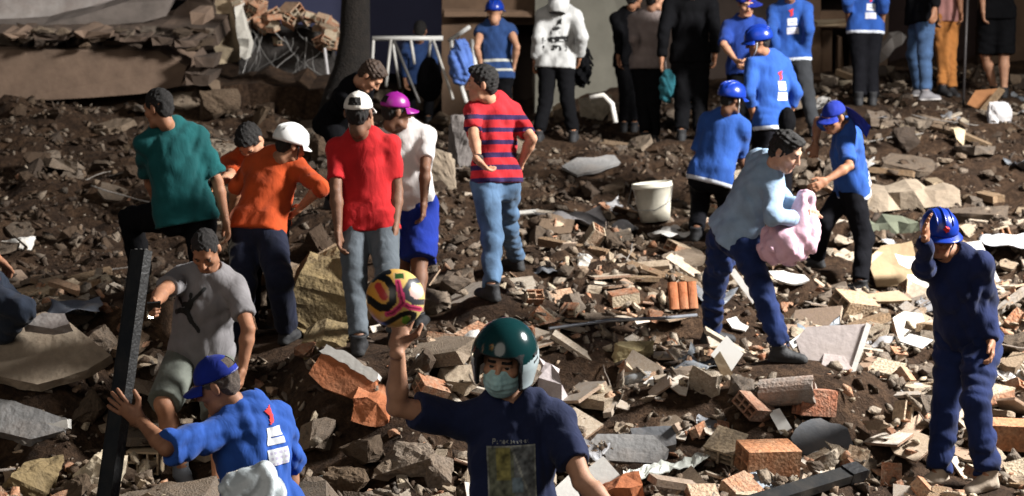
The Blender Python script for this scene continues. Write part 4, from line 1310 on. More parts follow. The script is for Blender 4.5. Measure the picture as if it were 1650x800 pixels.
# far house: brown and grey-green wall with openings
hs = empty('house', at(1150, 155, 126), 'dim house with brown and grey-green walls and dark openings behind the crowd', 'house')
w_brown = plain('wall_brown', (.17, .105, .065), .92, var=.35, scale=1.6, bump=.3, dirt=(.07, .045, .03), dirt_amt=.7)
w_green = plain('wall_greygreen', (.20, .19, .155), .92, var=.25, scale=1.3, bump=.2, dirt=(.10, .09, .07), dirt_amt=.5)
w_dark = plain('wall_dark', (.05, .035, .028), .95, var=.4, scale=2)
def hw(name, x0, x1, y0, y1, s, depth, mat): return slab_px(name, [(x0, y0), (x1, y0), (x1, y1), (x0, y1)], s, depth, mat, hs, .6, 60)
hw('wall', 712, 862, -170, 40, 123, .25, w_brown); hw('wall', 712, 826, 40, 190, 123, .25, w_brown)
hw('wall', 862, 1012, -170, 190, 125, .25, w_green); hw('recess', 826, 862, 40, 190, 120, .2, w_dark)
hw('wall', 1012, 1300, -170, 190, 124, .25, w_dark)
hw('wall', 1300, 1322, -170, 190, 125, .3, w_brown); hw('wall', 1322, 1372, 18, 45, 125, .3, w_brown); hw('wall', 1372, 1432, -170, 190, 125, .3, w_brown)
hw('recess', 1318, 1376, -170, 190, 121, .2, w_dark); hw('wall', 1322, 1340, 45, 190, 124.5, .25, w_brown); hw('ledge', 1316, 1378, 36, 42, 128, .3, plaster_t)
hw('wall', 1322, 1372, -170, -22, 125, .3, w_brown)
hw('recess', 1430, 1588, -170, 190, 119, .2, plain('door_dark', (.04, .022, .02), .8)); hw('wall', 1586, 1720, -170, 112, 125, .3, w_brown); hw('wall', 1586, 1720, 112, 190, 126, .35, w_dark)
hw('band', 716, 858, 20, 27, 124.5, .1, plain('band_tan', (.22, .14, .09), .9)); hw('post', 1350, 1357, 60, 120, 124, .1, w_brown)
slab_px('leaning_slab', [(1406, 88), (1452, 52), (1462, 60), (1420, 102)], 128, .3, concrete_l, hs, 2, 12)

# ================================================================== rubble
HS = .05
hx0, hy0 = -7.0, 6.8
hxn, hyn = int(14.0 / HS), int(15.8 / HS)
HXX, HYY = np.meshgrid(hx0 + HS*np.arange(hxn), hy0 + HS*np.arange(hyn), indexing='ij')
HM = ground(HXX, HYY); HB0 = HM.copy()
def win(x, y, r):
    i0, i1 = max(0, int((x-r-hx0)/HS)), min(hxn, int((x+r-hx0)/HS)+2)
    j0, j1 = max(0, int((y-r-hy0)/HS)), min(hyn, int((y+r-hy0)/HS)+2)
    return slice(i0, i1), slice(j0, j1)
def hat(x, y):
    i = int(np.clip((x-hx0)/HS, 0, hxn-1)); j = int(np.clip((y-hy0)/HS, 0, hyn-1))
    return HM[i, j]
def settle(x, y, r, th, cap=.30):
    a, c = win(x, y, r*.75)
    W_ = HM[a, c]
    if W_.size == 0: return None
    z = W_.mean() + .35 * (W_.max() - W_.mean())
    bz = HB0[a, c].mean()
    if z - bz > cap: return None
    d = np.sqrt((HXX[a, c]-x)**2 + (HYY[a, c]-y)**2) / (r*.85)
    HM[a, c] = np.maximum(W_, np.where(d < 1, z + th*.55*(1 - d*d*.6), -9))
    return z

def hull(pts, name):
    bm = bmesh.new()
    for p in pts: bm.verts.new(p)
    r = bmesh.ops.convex_hull(bm, input=bm.verts[:])
    bmesh.ops.delete(bm, geom=[v for v in bm.verts if not v.link_faces], context='VERTS')
    bmesh.ops.dissolve_limit(bm, angle_limit=.06, verts=bm.verts[:], edges=bm.edges[:])
    bmesh.ops.recalc_face_normals(bm, faces=bm.faces[:])
    me = bpy.data.meshes.new(name); bm.to_mesh(me); bm.free()
    return me
def chunk_mesh(name, fx, fy, fz, n=13):
    P = []
    for i in range(n):
        v = nrng.uniform(-1, 1, 3)
        m_ = np.abs(v).max(); v = v / m_ * nrng.uniform(.8, 1)
        P.append((v[0]*fx*.5, v[1]*fy*.5, v[2]*fz*.5))
    return hull(P, name)
def shard_mesh(name, n, th, mi=None, el=1.):
    a0 = nrng.rand()*6
    pl = []
    for k in range(n):
        a = a0 + 2*math.pi*(k + nrng.uniform(-.3, .3))/n; r = nrng.uniform(.33, .55)
        pl.append((math.cos(a)*r*el, math.sin(a)*r))
    mb = MB(); mb.prism(pl, -th/2, th/2, 0, mi, th*.5)
    return mesh(name, mb.v, mb.f, False, mb.m)
def quad_tile(name, th):
    w, l = .5, nrng.uniform(.4, .6)
    pl = [(-w, -l), (w, -l), (w, l), (-w, l)]
    k = nrng.randint(0, 4)
    if nrng.rand() < .7:                          # one corner snapped off
        p = pl[k]; q0, q1 = pl[k-1], pl[(k+1) % 4]
        t0, t1 = nrng.uniform(.2, .7), nrng.uniform(.2, .7)
        pl[k:k+1] = [(p[0]+(q0[0]-p[0])*t0, p[1]+(q0[1]-p[1])*t0), (p[0]+(q1[0]-p[0])*t1, p[1]+(q1[1]-p[1])*t1)]
    mb = MB(); mb.prism(pl, -th/2, th/2, 0, 1)
    return mesh(name, mb.v, mb.f, False, mb.m)
def plank_mesh(name):
    n = 5; mb = MB(); w = nrng.uniform(.05, .1); t = nrng.uniform(.03, .06)
    pl = [(-.5, -w), (.5 + nrng.uniform(-.06, .03), -w), (.5 + nrng.uniform(-.08, .05), 0), (.5 + nrng.uniform(-.05, .05), w), (-.5 + nrng.uniform(-.05, .05), w), (-.5 + nrng.uniform(0, .06), 0)]
    mb.prism(pl, -t, t)
    return mesh(name, mb.v, mb.f)
def sheet_mesh(name, seed, nx=9, ny=7, amp=.12):
    r = np.random.RandomState(seed); V = []
    ph = r.rand(6)*6
    for layer in (0, 1):
        for i in range(nx):
            for j in range(ny):
                x, y = i/(nx-1)-.5, (j/(ny-1)-.5)*r.uniform(.98, 1.02)
                z = amp*(math.sin(x*5+ph[0])*math.cos(y*4+ph[1]) + .5*math.sin(x*11+y*7+ph[2])) - layer*.012
                V.append((x + .04*math.sin(y*9+ph[3]), y*.75 + .05*math.sin(x*8+ph[4]), z))
    F = []; n = nx*ny
    for i in range(nx-1):
        for j in range(ny-1):
            q = (i*ny+j, (i+1)*ny+j, (i+1)*ny+j+1, i*ny+j+1)
            F += [q, tuple(k+n for k in q[::-1])]
    for i in range(nx-1):
        for j in (0, ny-1): a, c = i*ny+j, (i+1)*ny+j; F.append((a, a+n, c+n, c))
    for j in range(ny-1):
        for i in (0, nx-1): a, c = i*ny+j, i*ny+j+1; F.append((a, c, c+n, a+n))
    return mesh(name, V, F, True)

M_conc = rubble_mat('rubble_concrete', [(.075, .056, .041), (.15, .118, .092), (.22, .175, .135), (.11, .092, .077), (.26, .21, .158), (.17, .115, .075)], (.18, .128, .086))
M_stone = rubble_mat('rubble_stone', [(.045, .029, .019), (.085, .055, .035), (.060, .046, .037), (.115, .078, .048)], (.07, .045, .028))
M_clay = clay_mat
M_rub = rubble_mat('rubble_mixed', [(.09, .075, .06), (.22, .185, .145), (.32, .27, .21), (.12, .095, .075), (.40, .33, .255), (.05, .042, .035), (.3, .2, .13)], (.2, .15, .105), .55)
M_tile = rubble_mat('rubble_tile', [(.52, .47, .40), (.42, .35, .27), (.62, .57, .50), (.48, .38, .28), (.32, .29, .26), (.36, .22, .14)], (.30, .22, .145), .65, .5, .15)
M_tileback = rubble_mat('rubble_tileback', [(.42, .30, .2), (.36, .2, .13), (.45, .37, .28)], (.3, .24, .18))
M_plas = rubble_mat('rubble_plaster', [(.38, .30, .215), (.46, .38, .285), (.30, .225, .155), (.5, .43, .34), (.38, .24, .15)], (.26, .19, .125), .65)
M_wood = rubble_mat('rubble_wood', [(.20, .12, .065), (.30, .2, .115), (.13, .085, .055), (.38, .29, .19)], (.25, .19, .13), .5)
M_plastic = rubble_mat('rubble_plastic', [(.45, .45, .46), (.24, .25, .28), (.6, .58, .55), (.10, .11, .13), (.3, .36, .42)], (.25, .2, .15), .45, .4, .15)
M_metal = rubble_mat('rubble_metal', [(.16, .13, .11), (.24, .23, .22), (.12, .08, .06)], (.2, .15, .1), .5, .55)

KINDS = {}
def kind(key, meshes, mats, size, thick, tilt, name, what, cat, cap):
    for i_, me in enumerate(meshes):
        if key in ('chunk', 'stone', 'slab', 'clay', 'plaster'): roughen(me, 2, dict(chunk=.10, stone=.12, slab=.05, clay=.07, plaster=.06)[key], i_ + len(key))
        for m_ in mats: me.materials.append(m_)
    KINDS[key] = dict(meshes=meshes, size=size, thick=thick, tilt=tilt, name=name, what=what, cat=cat, cap=cap, n=0)
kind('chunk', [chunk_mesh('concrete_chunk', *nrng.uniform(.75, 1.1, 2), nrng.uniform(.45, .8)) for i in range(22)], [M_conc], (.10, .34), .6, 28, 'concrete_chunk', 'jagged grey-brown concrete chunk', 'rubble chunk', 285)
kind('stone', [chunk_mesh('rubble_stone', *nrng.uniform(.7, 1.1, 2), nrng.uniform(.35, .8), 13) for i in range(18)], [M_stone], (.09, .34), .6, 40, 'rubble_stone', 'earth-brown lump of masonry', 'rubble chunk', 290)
kind('slab', [shard_mesh('slab_fragment', nrng.randint(5, 8), nrng.uniform(.12, .22), None, nrng.uniform(1, 1.5)) for i in range(12)], [M_conc], (.22, .55), .2, 22, 'slab_fragment', 'flat broken piece of concrete slab', 'slab', 130)
kind('clay', [chunk_mesh('brick_fragment', 1, nrng.uniform(.5, .8), nrng.uniform(.35, .6), 10) for i in range(14)], [M_clay], (.08, .22), .5, 35, 'brick_fragment', 'broken orange clay brick fragment', 'brick', 250)
kind('hollow', [me.copy() for me in HB], [], (.62, .95), .5, 50, 'hollow_brick', 'hollow clay brick with open cells', 'brick', 120)
kind('tile', [quad_tile('tile_piece', nrng.uniform(.05, .1)) for i in range(12)] + [shard_mesh('tile_piece', nrng.randint(3, 6), .07, 1) for i in range(8)], [M_tileback, M_tile], (.12, .36), .1, 35, 'tile_piece', 'broken pale floor tile', 'tile', 260)
kind('plaster', [shard_mesh('plaster_piece', nrng.randint(4, 7), nrng.uniform(.12, .3)) for i in range(12)] + [chunk_mesh('plaster_piece', 1, .7, .3, 9) for i in range(6)], [M_plas], (.11, .38), .25, 32, 'plaster_piece', 'cream plaster lump knocked off a wall', 'plaster', 250)
kind('plank', [plank_mesh('wood_plank') for i in range(8)], [M_wood], (.35, .95), .08, 14, 'wood_plank', 'splintered brown wooden plank', 'plank', 70)
kind('sheet', [sheet_mesh('plastic_sheet', 40 + i) for i in range(8)], [M_plastic], (.18, .5), .15, 14, 'plastic_sheet', 'crumpled plastic sheet', 'sheet', 45)
def strip_mesh(i):
    mb = MB(); w = nrng.uniform(.03, .07); t = nrng.uniform(.012, .03)
    mb.prism([(-.5, -w), (.5, -w + nrng.uniform(-.02, .02)), (.5 + nrng.uniform(-.05, .05), w), (-.5 + nrng.uniform(-.05, .05), w)], -t, t)
    return mesh('board_strip', mb.v, mb.f)
kind('strip', [strip_mesh(i) for i in range(8)], [M_tile], (.25, .75), .06, 22, 'board_strip', 'narrow pale board strip', 'board', 110)
def bar_mesh(i):
    mb = MB(); pts = [np.array([-.5, 0, 0])]
    d = np.array([.14, 0, 0])
    for k in range(7):
        d = d + np.array([0, nrng.uniform(-.03, .03), nrng.uniform(-.02, .02)]); pts.append(pts[-1] + d)
    mb.tube(pts, .008, 6); return mesh('metal_bar', mb.v, mb.f, True)
kind('bar', [bar_mesh(i) for i in range(6)], [M_metal], (.5, 1.3), .03, 12, 'metal_bar', 'thin bent metal bar', 'metal bar', 45)

def zone(px, py):
    """what lies where: name of the zone, how dense, which kinds"""
    if py > 470 and px < 720: return 'in the heap at front left', 1.3, dict(chunk=3.2, stone=3.2, slab=3.4, clay=2.2, hollow=.9, plaster=1.2, plank=1.4, tile=.5, strip=.4, bar=.3), 1.1
    if py > 455: return 'in the pale debris at front right', 1.5, dict(chunk=2.6, clay=2.4, hollow=1.5, tile=3.4, plaster=3.4, slab=1.0, plank=.9, strip=1.5, sheet=.4, bar=.25, stone=.4), .95
    if 690 < px < 870 and py > 330: return 'on the trodden earth near the striped polo', .35, dict(chunk=2, stone=2, plaster=1, clay=1), .55
    if 290 < px < 770 and py < 330: return 'in the boulders behind the left group', .9, dict(stone=6, chunk=1.2, slab=.8, plank=.3, bar=.2), 1.35
    if px < 700: return 'on the dark mound at middle left', .55, dict(chunk=.5, stone=6, slab=.7, clay=.3, plank=.5, bar=.2), 1.0
    if 840 < px < 1135 and 215 < py < 335: return 'on the dark slope behind the bucket', .5, dict(stone=4, chunk=1.8, slab=.8, plank=.7, strip=.4, sheet=.3, bar=.3), .8
    if px > 1390 and 180 < py < 385: return 'on the brown slope at upper right', .9, dict(stone=4, chunk=2.5, slab=1.2, plaster=1., plank=.9, strip=.5, sheet=.4, bar=.4), .9
    if py > 290: return 'in the scattered debris at middle right', 1.15, dict(chunk=2.6, clay=1.8, hollow=.5, tile=1.5, plaster=2.4, slab=.7, plank=.8, strip=1., sheet=.4, bar=.3, stone=1.5), .85
    return 'by the far wall at the back', 1.0, dict(chunk=3, stone=4, plaster=1., slab=.8, clay=.5, plank=.7, sheet=.4, bar=.3), .95

_lm = [('the teal-helmeted man', P1), ('the blue cap worker', P2), ('the grey T-shirt man', P3), ('the teal T-shirt man', P4), ('the orange shirt', P5), ('the red T-shirt man', P6), ('the blue shorts', P7), ('the striped polo', P8),
       ('the pale blue shirt', P9), ('the blue-capped woman', P10), ('the navy overalls', P11), ('the crouching worker', P12), ('the white hoodie', P19), ('the broad man in black', P16), ('the ankle-banded worker', P23), ('the black shorts', P26), ('the kneeling jeans', P27), ('the vested worker', P20)]
LANDMARKS = [(n_, *((q['J']['lan'] + q['J']['ran'])/2)[:2]) for n_, q in _lm] + [(n_, *at_z(px_, py_, 0)[:2]) for n_, px_, py_ in
    (('the white bucket', 1056, 350), ('the slate sheet', 1325, 710), ('the black channel', 1290, 785), ('the folded panel', 1340, 580), ('the ridged roof tile', 1100, 490), ('the yellow stone', 1025, 590), ('the flat grey slab', 1005, 735), ('the terracotta slab', 560, 630),
     ('the mustard block', 515, 545), ('the tan slab', 80, 600), ('the ochre rock', 50, 790), ('the pale rock', 165, 790), ('the white board', 1585, 475), ('the cardboard', 1435, 464), ('the low ledge', 1470, 335), ('the tarpaulin', 920, 362), ('the brown floor slab', 120, 200), ('the dark trunk', 560, 180), ('the boulder', 655, 770), ('the concrete pipe', 1268, 640))]
KEEP = []            # places where a certain thing will stand (x, y, r)
def place_rubble():
    tries = 0
    while tries < 9000 and any(k['n'] < k['cap'] for k in KINDS.values()):
        tries += 1
        y = 8.3 + 12.8 * rng.random()**1.25
        x = rng.uniform(-1, 1) * (.30*y + .9)
        g0 = hat(x, y)
        px, py, s = proj(np.array([x, y, g0]))
        zn, den, wts, sm = zone(px, py)
        if rng.random() > den / 1.5: continue
        ks = list(wts); k = rng.choices(ks, [wts[q] for q in ks])[0]
        K = KINDS[k]
        if K['n'] >= K['cap']: continue
        u_ = rng.random()
        size = K['size'][0] + (K['size'][1]-K['size'][0]) * u_**1.9
        if k != 'hollow': size *= sm
        r = size * .5 if k != 'hollow' else size * .15
        dmin = min(np.sqrt(((FEET_A[:, :2] - (x, y + q))**2).sum(1)).min() for q in (0, .16))
        if dmin < r + .11: continue
        if any((x-a)**2 + (y-c)**2 < (rr + r*.6)**2 for a, c, rr in KEEP): continue
        th = K['thick'] * size if k != 'hollow' else .12*size
        z = settle(x, y, r if k not in ('plank', 'bar', 'strip') else r*.5, th)
        if z is None: continue
        o = bpy.data.objects.new(K['name'], K['meshes'][rng.randrange(len(K['meshes']))])
        COL.objects.link(o)
        t = math.radians(K['tilt'])
        o.rotation_euler = (rng.gauss(0, t*.6), rng.gauss(0, t*.6), rng.uniform(0, 6.283))
        o.scale = (size,)*3 if k not in ('plank', 'bar', 'strip') else (size, size*.6 + .35, size*.6 + .35)
        o.location = (x, y, z + th*rng.uniform(.1, .32))
        LM = LANDMARKS[int(np.argmin([(x-q[1])**2 + (y-q[2])**2 for q in LANDMARKS]))]
        dx, dy = x - LM[1], y - LM[2]
        rel = ('right of' if dx > 0 else 'left of') if abs(dx) > abs(dy)*.8 else ('behind' if dy > 0 else 'in front of')
        sz = 'small' if u_ < .25 else ('large' if u_ > .8 else 'medium')
        o['label'] = f"{sz} {K['what']} {rel} {LM[0]}"; o['category'] = K['cat']; o['kind'] = 'thing'; o['group'] = f"{sz} {K['cat']}s, {K['name'].replace('_', ' ')}, {rel} {LM[0]}"
        K['n'] += 1
    print('RUBBLE', tries, {k: v['n'] for k, v in KINDS.items()})

def place_small():
    """the fragments nobody could count, by material"""
    protos = []
    for i in range(10):
        me = chunk_mesh('t', *nrng.uniform(.6, 1.1, 2), [.12, .2, .3, .45, .6][i % 5], 9)
        bm = bmesh.new(); bm.from_mesh(me); bmesh.ops.triangulate(bm, faces=bm.faces[:])
        protos.append((np.array([v.co[:] for v in bm.verts], np.float32), np.array([[v.index for v in f.verts] for f in bm.faces])))
        bm.free(); bpy.data.meshes.remove(me)
    n = 30000
    Y = 8.3 + 12.8 * nrng.rand(n)**1.2; X = nrng.uniform(-1, 1, n) * (.30*Y + .8)
    ia = np.clip(((X-hx0)/HS).astype(int), 0, hxn-1); ja = np.clip(((Y-hy0)/HS).astype(int), 0, hyn-1)
    Z = HM[ia, ja]
    pr = proj(np.stack([X, Y, Z], -1))
    lists = {'grey': ([], []), 'clay': ([], []), 'pale': ([], []), 'earth': ([], [])}; off = dict.fromkeys(lists, 0)
    for i in range(n):
        zn, den, wts, sm = zone(pr[i, 0], pr[i, 1])
        if ((FEET_A[:, 0]-X[i])**2 + (FEET_A[:, 1]-.04-Y[i])**2).min() < .045: continue
        dd = den/1.5*.75 if 'right' in zn and 'front' in zn else (.95 if ('mound' in zn or 'slope' in zn or 'boulders' in zn or 'back' in zn) else .62)
        if nrng.rand() > dd: continue
        p = nrng.rand()
        if 'front right' in zn or 'middle right' in zn: key = 'pale' if p < .42 else ('clay' if p < .58 else ('grey' if p < .85 else 'earth'))
        elif 'front left' in zn: key = 'grey' if p < .5 else ('earth' if p < .8 else ('clay' if p < .9 else 'pale'))
        elif 'middle left' in zn or 'slope' in zn or 'boulders' in zn: key = 'earth' if p < .76 else ('grey' if p < .93 else 'pale')
        else: key = 'earth' if p < .6 else ('grey' if p < .9 else 'pale')
        V, F = protos[nrng.randint(0, 10)]
        sz = .020 + .10 * nrng.rand()**2.8
        R = np.array(euler(*nrng.uniform(-60, 60, 2), nrng.uniform(0, 360)).to_matrix(), np.float32)
        q = (V * sz * np.array([nrng.uniform(.7, 1.6), 1, 1], np.float32)) @ R.T + np.array([X[i], Y[i], Z[i] + sz*.12], np.float32)
        lists[key][0].append(q); lists[key][1].append(F + off[key]); off[key] += len(q)
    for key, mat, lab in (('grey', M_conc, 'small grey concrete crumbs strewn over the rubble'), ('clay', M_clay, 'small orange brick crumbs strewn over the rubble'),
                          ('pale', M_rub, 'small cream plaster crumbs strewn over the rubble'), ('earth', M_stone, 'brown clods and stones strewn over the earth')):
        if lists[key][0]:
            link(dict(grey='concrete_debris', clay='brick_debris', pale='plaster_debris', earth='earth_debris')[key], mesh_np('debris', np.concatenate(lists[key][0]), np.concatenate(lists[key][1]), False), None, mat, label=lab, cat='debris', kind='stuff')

def ledge_bits():
    """loose pieces lying on the ledges of the collapsed building"""
    K = KINDS['stone']['meshes'] + KINDS['chunk']['meshes']
    for i in range(70):
        px = rng.uniform(0, 345); py = rng.choice([rng.uniform(46, 76), rng.uniform(50, 70), rng.uniform(84, 150) if px > 290 else rng.uniform(52, 74)])
        o = link('rubble_piece', K[rng.randrange(len(K))], cb)
        o.location = Vector(at(px, py, 149 + rng.uniform(-2, 3))) - cb.location
        s_ = rng.uniform(.06, .22); o.scale = (s_*rng.uniform(1, 1.8), s_, s_*.7); o.rotation_euler = (rng.uniform(-.5, .5), rng.uniform(-.5, .5), rng.uniform(0, 6.28))
def keep_line(a, b_, r):
    for t_ in np.linspace(0, 1, 9): q = np.asarray(a)*(1-t_) + np.asarray(b_)*t_; KEEP.append((q[0], q[1], r))

# ================================================================== single things lying about
def gp(px, py, dz=0.):
    z = 0.
    for i in range(14):
        p = at_z(px, py, z + dz); z = .5*z + .5*float(ground(np.array([p[0]]), np.array([p[1]]))[0])
    return at_z(px, py, z + dz)
def gs(px, py): return float(proj(gp(px, py))[2])

def plate_px(name, poly, normal, thick, mat, label=None, cat=None, contact=None, lift=.02, jit=1.2, step=30, parent=None, bend=0., keep=True, smooth=False, group=None):
    """a flat piece lying on a tilted plane through the ground at its lowest corner"""
    n = nrm(normal)
    c = contact or max(poly, key=lambda q: q[1])
    p0 = gp(*c) + np.array([0, 0, lift])
    pts = rough_poly(poly, step, jit)
    T = []
    for x, y in pts:
        r = ray(x, y); t = ((p0 - CAM) @ n) / (r @ n); T.append(CAM + r*t)
    T = np.array(T); cen = T.mean(0)
    # slight bow so that it is not a perfect plane
    if bend:
        d = np.linalg.norm(T - cen, axis=1); T = T + n * (bend * (d/d.max())**2)[:, None]
    B = T - n*thick + nrng.uniform(-.15, .15, T.shape)*thick
    base = cen if parent is None else np.array(parent.location)
    k = len(T)
    if bend:
        vs = np.concatenate([T, B, [cen], [cen - n*thick]]) - base
        fs = [(i, (i+1) % k, 2*k) for i in range(k)] + [(k + (i+1) % k, k + i, 2*k+1) for i in range(k)]
    else:
        vs = np.concatenate([T, B]) - base
        fs = [tuple(range(k)), tuple(range(2*k-1, k-1, -1))]
    fs += [(i, k+i, k + (i+1) % k, (i+1) % k) for i in range(k)]
    bm = bmesh.new(); bv = [bm.verts.new(v) for v in vs.tolist()]
    for f in fs: bm.faces.new([bv[i] for i in f])
    bmesh.ops.recalc_face_normals(bm, faces=bm.faces[:])
    me = bpy.data.meshes.new(name); bm.to_mesh(me); bm.free()
    if thick >= .06 and parent is None: roughen(me, 3, .014, len(pts), 1.5)
    if smooth: me.shade_smooth()
    if keep: KEEP.append((cen[0], cen[1], .35*np.linalg.norm(T.max(0) - T.min(0))))
    return link(name, me, parent, mat, label, cat, group, None, cen if parent is None else (0, 0, 0))

def lump_px(name, px, py, w, hgt, depth, mat, label, cat, n=16, rot=0., foot=None, group=None):
    """an angular lump that shows w by hgt pixels with its foot at py + hgt/2"""
    p = gp(px, py + hgt*.45); s = float(proj(p)[2])
    me = roughen(chunk_mesh(name, w/s, depth, hgt/s, n), 3, .07, px*.01, 1.3)
    o = link(name, me, None, mat, label, cat, group, None, p + np.array([0, depth*.3, hgt/s*.4]))
    o.rotation_euler = (0, 0, math.radians(rot)); KEEP.append((p[0], p[1] + depth*.3, .3*w/s))
    return o

def block_px(name, poly, depth, mat, label, cat, contact=None, jit=2, step=16, lean=0., tilt=0., rough=.02):
    c = contact or max(poly, key=lambda q: q[1])
    s = gs(*c)
    o = slab_px(name, poly, s, depth, mat, None, jit, step, tilt, lean, rough, label=label, cat=cat)
    m_ = at(sum(q[0] for q in poly)/len(poly), c[1], s)
    KEEP.append((m_[0], m_[1] + depth/2, .4*(max(q[0] for q in poly) - min(q[0] for q in poly))/s))
    return o

white_p = plain('paint_white', (.68, .66, .62), .7, var=.12, scale=6, bump=.15, dirt=(.42, .36, .28), dirt_amt=.5)
white_c = plain('ceramic_white', (.72, .71, .68), .3, var=.06, scale=4, bump=.05, dirt=(.5, .44, .36), dirt_amt=.35)
grey_c = plain('concrete_grey', (.23, .225, .22), .9, var=.3, scale=7, bump=.5, dirt=(.16, .12, .09), dirt_amt=.5)
dgrey = plain('slate_grey', (.115, .12, .13), .85, var=.25, scale=6, bump=.3, dirt=(.2, .16, .12), dirt_amt=.4)
mustard = plain('mustard_block', (.24, .175, .085), .95, var=.4, scale=9, bump=.8, dirt=(.12, .09, .05), dirt_amt=.75)
terra = plain('terracotta', (.40, .13, .05), .9, var=.3, scale=7, bump=.5, dirt=(.25, .16, .10), dirt_amt=.5)
tanm = plain('tan_concrete', (.30, .24, .175), .92, var=.3, scale=6, bump=.5, dirt=(.16, .12, .085), dirt_amt=.6)
card = plain('cardboard', (.40, .29, .17), .9, var=.2, scale=8, bump=.2, dirt=(.28, .2, .12), dirt_amt=.4)
black_m = plain('black_metal', (.012, .013, .014), .38, var=.2, scale=12, bump=.08, dirt=(.06, .05, .04), dirt_amt=.35, spec=.5)

o = block_px('mustard_block', [(468, 470), (492, 425), (552, 416), (566, 440), (566, 530), (540, 546), (478, 542), (466, 505)], .32, mustard, 'mustard yellow mossy block propped behind the grey jeans', 'block')
block_px('mustard_block', [(486, 552), (560, 546), (564, 580), (490, 584)], .3, mustard, 'lower mustard block under the mossy one', 'block', jit=3)
plate_px('wood_plank', [(462, 438), (540, 392), (548, 398), (470, 446)], (.2, -.5, .85), .03, M_wood, 'thin plank leaning over the mustard block', 'plank', contact=(470, 500), lift=.25)
o = plate_px('terracotta_slab', [(497, 602), (522, 562), (566, 578), (606, 606), (604, 640), (570, 644), (520, 625)], (-.1, -.8, .6), .07, terra, 'orange terracotta slab with torn white plaster edge', 'slab')
plate_px('plaster_edge', [(514, 566), (526, 555), (566, 572), (610, 602), (602, 616), (560, 588)], (-.1, -.8, .6), .07, white_p, contact=(570, 644), lift=.035, parent=o, jit=3, step=8)
a, c = gp(652, 640, .03), gp(652, 640, .03); e2 = at(675, 573, float(proj(a)[2]) - 6)
MB().tube([np.zeros(3), e2 - a], .014, 10).build('white_pipe', white_c, None, True, label='short white plastic pipe standing at a slant behind the raised arm', cat='pipe', loc=a)
plate_px('plastic_strip', [(503, 778), (512, 768), (566, 752), (570, 760), (520, 780)], (0, -.4, .9), .012, plain('strip_paleblue', (.5, .6, .62), .4), 'pale blue plastic strip beside the blue cap worker', 'strip')
o = block_px('brick_block', [(432, 655), (478, 652), (528, 648), (530, 690), (482, 696), (436, 698)], .22, clay_mat, 'long brown masonry block in the front left heap', 'block')
block_px('brick_block', [(300, 715), (360, 700), (372, 735), (310, 748)], .25, tanm, 'tan masonry block behind the blue cap worker', 'block')
block_px('brick_block', [(570, 640), (628, 655), (626, 690), (566, 676)], .2, terra, 'reddish block below the terracotta slab', 'block')
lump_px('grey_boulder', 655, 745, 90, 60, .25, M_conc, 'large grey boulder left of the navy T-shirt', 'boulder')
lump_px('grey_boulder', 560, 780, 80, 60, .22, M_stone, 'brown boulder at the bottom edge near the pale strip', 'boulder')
lump_px('grey_boulder', 700, 760, 60, 60, .2, M_conc, 'angular boulder touching the navy T-shirt', 'boulder')
plate_px('broken_slab', [(-30, 560), (30, 515), (72, 502), (112, 520), (180, 572), (140, 596), (60, 620), (-30, 600)], (.05, -.55, .83), .09, tanm, 'big tan broken slab at the left edge', 'slab', lift=.12)
plate_px('broken_slab', [(38, 522), (68, 504), (104, 506), (112, 522), (84, 530)], (-.1, -.4, .9), .06, concrete_l, 'small pale slab lying on the tan one', 'slab', contact=(84, 615), lift=.36, keep=False)
o = plate_px('broken_slab', [(-30, 640), (20, 645), (72, 664), (108, 674), (104, 694), (50, 708), (-30, 690)], (.05, -.6, .8), .1, grey_c, 'grey slab with bright broken edge at lower left', 'slab', lift=.1)
plate_px('broken_edge', [(30, 700), (70, 684), (108, 676), (110, 690), (80, 702), (40, 716)], (.0, -.9, .4), .06, white_p, parent=o, contact=(50, 708), lift=.10, jit=3, step=8)
lump_px('tan_rock', 50, 778, 130, 60, .3, mustard, 'wide ochre rock in the lower left corner', 'rock', rot=20)
lump_px('pale_rock', 163, 768, 94, 74, .28, plain('pale_stone', (.45, .38, .28), .9, var=.3, scale=7, bump=.6), 'pale cream rock behind the black post', 'rock', rot=30)
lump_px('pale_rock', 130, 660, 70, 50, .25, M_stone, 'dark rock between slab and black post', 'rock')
p = gp(235, 758); o = link('lattice_brick', hollow_brick_mesh(.12, .20, .14, 0, 3, 2, .012), None, plain('clay_pale', (.45, .34, .22), .9), 'pale lattice brick with open cells beside the black post', 'brick', loc=p + np.array([0, 0, .06]))
o.rotation_euler = euler(0, 8, 84)
def sheet_px(name, px, py, w, d, rz, mat, label, cat, seed, lift=.05, tilt=(0, 0), amp=.1):
    p = gp(px, py); s = float(proj(p)[2])
    o = link(name, sheet_mesh(name, seed, 14, 11, amp), None, mat, label, cat, loc=p + np.array([0, 0, lift]))
    o.scale = (w/s, d, w/s*.6); o.rotation_euler = euler(tilt[0], tilt[1], rz)
    KEEP.append((p[0], p[1], .3*w/s)); return o
sheet_px('plastic_sheet', 125, 545, 80, .4, 10, plain('plastic_bluegrey', (.16, .18, .22), .35, bump=.1), 'blue-grey plastic sheet on the tan slab', 'sheet', 71, .22)
block_px('post_stub', [(866, 648), (867, 606), (876, 592), (888, 589), (900, 600), (905, 618), (905, 648)], .08, plain('post_pale', (.42, .37, .37), .8), 'pale round-topped stub standing right of the teal helmet', 'post', jit=.5, step=40)
plate_px('square_board', [(930, 768), (972, 735), (1008, 776), (972, 802)], (-.05, -.72, .7), .015, white_p, 'white square panel beside the bare forearm', 'panel', jit=.3, lift=.05)
plate_px('square_board', [(880, 800), (918, 764), (940, 812), (900, 830)], (.1, -.7, .7), .015, white_p, 'white panel half hidden behind the forearm', 'panel', jit=.3, lift=.04)
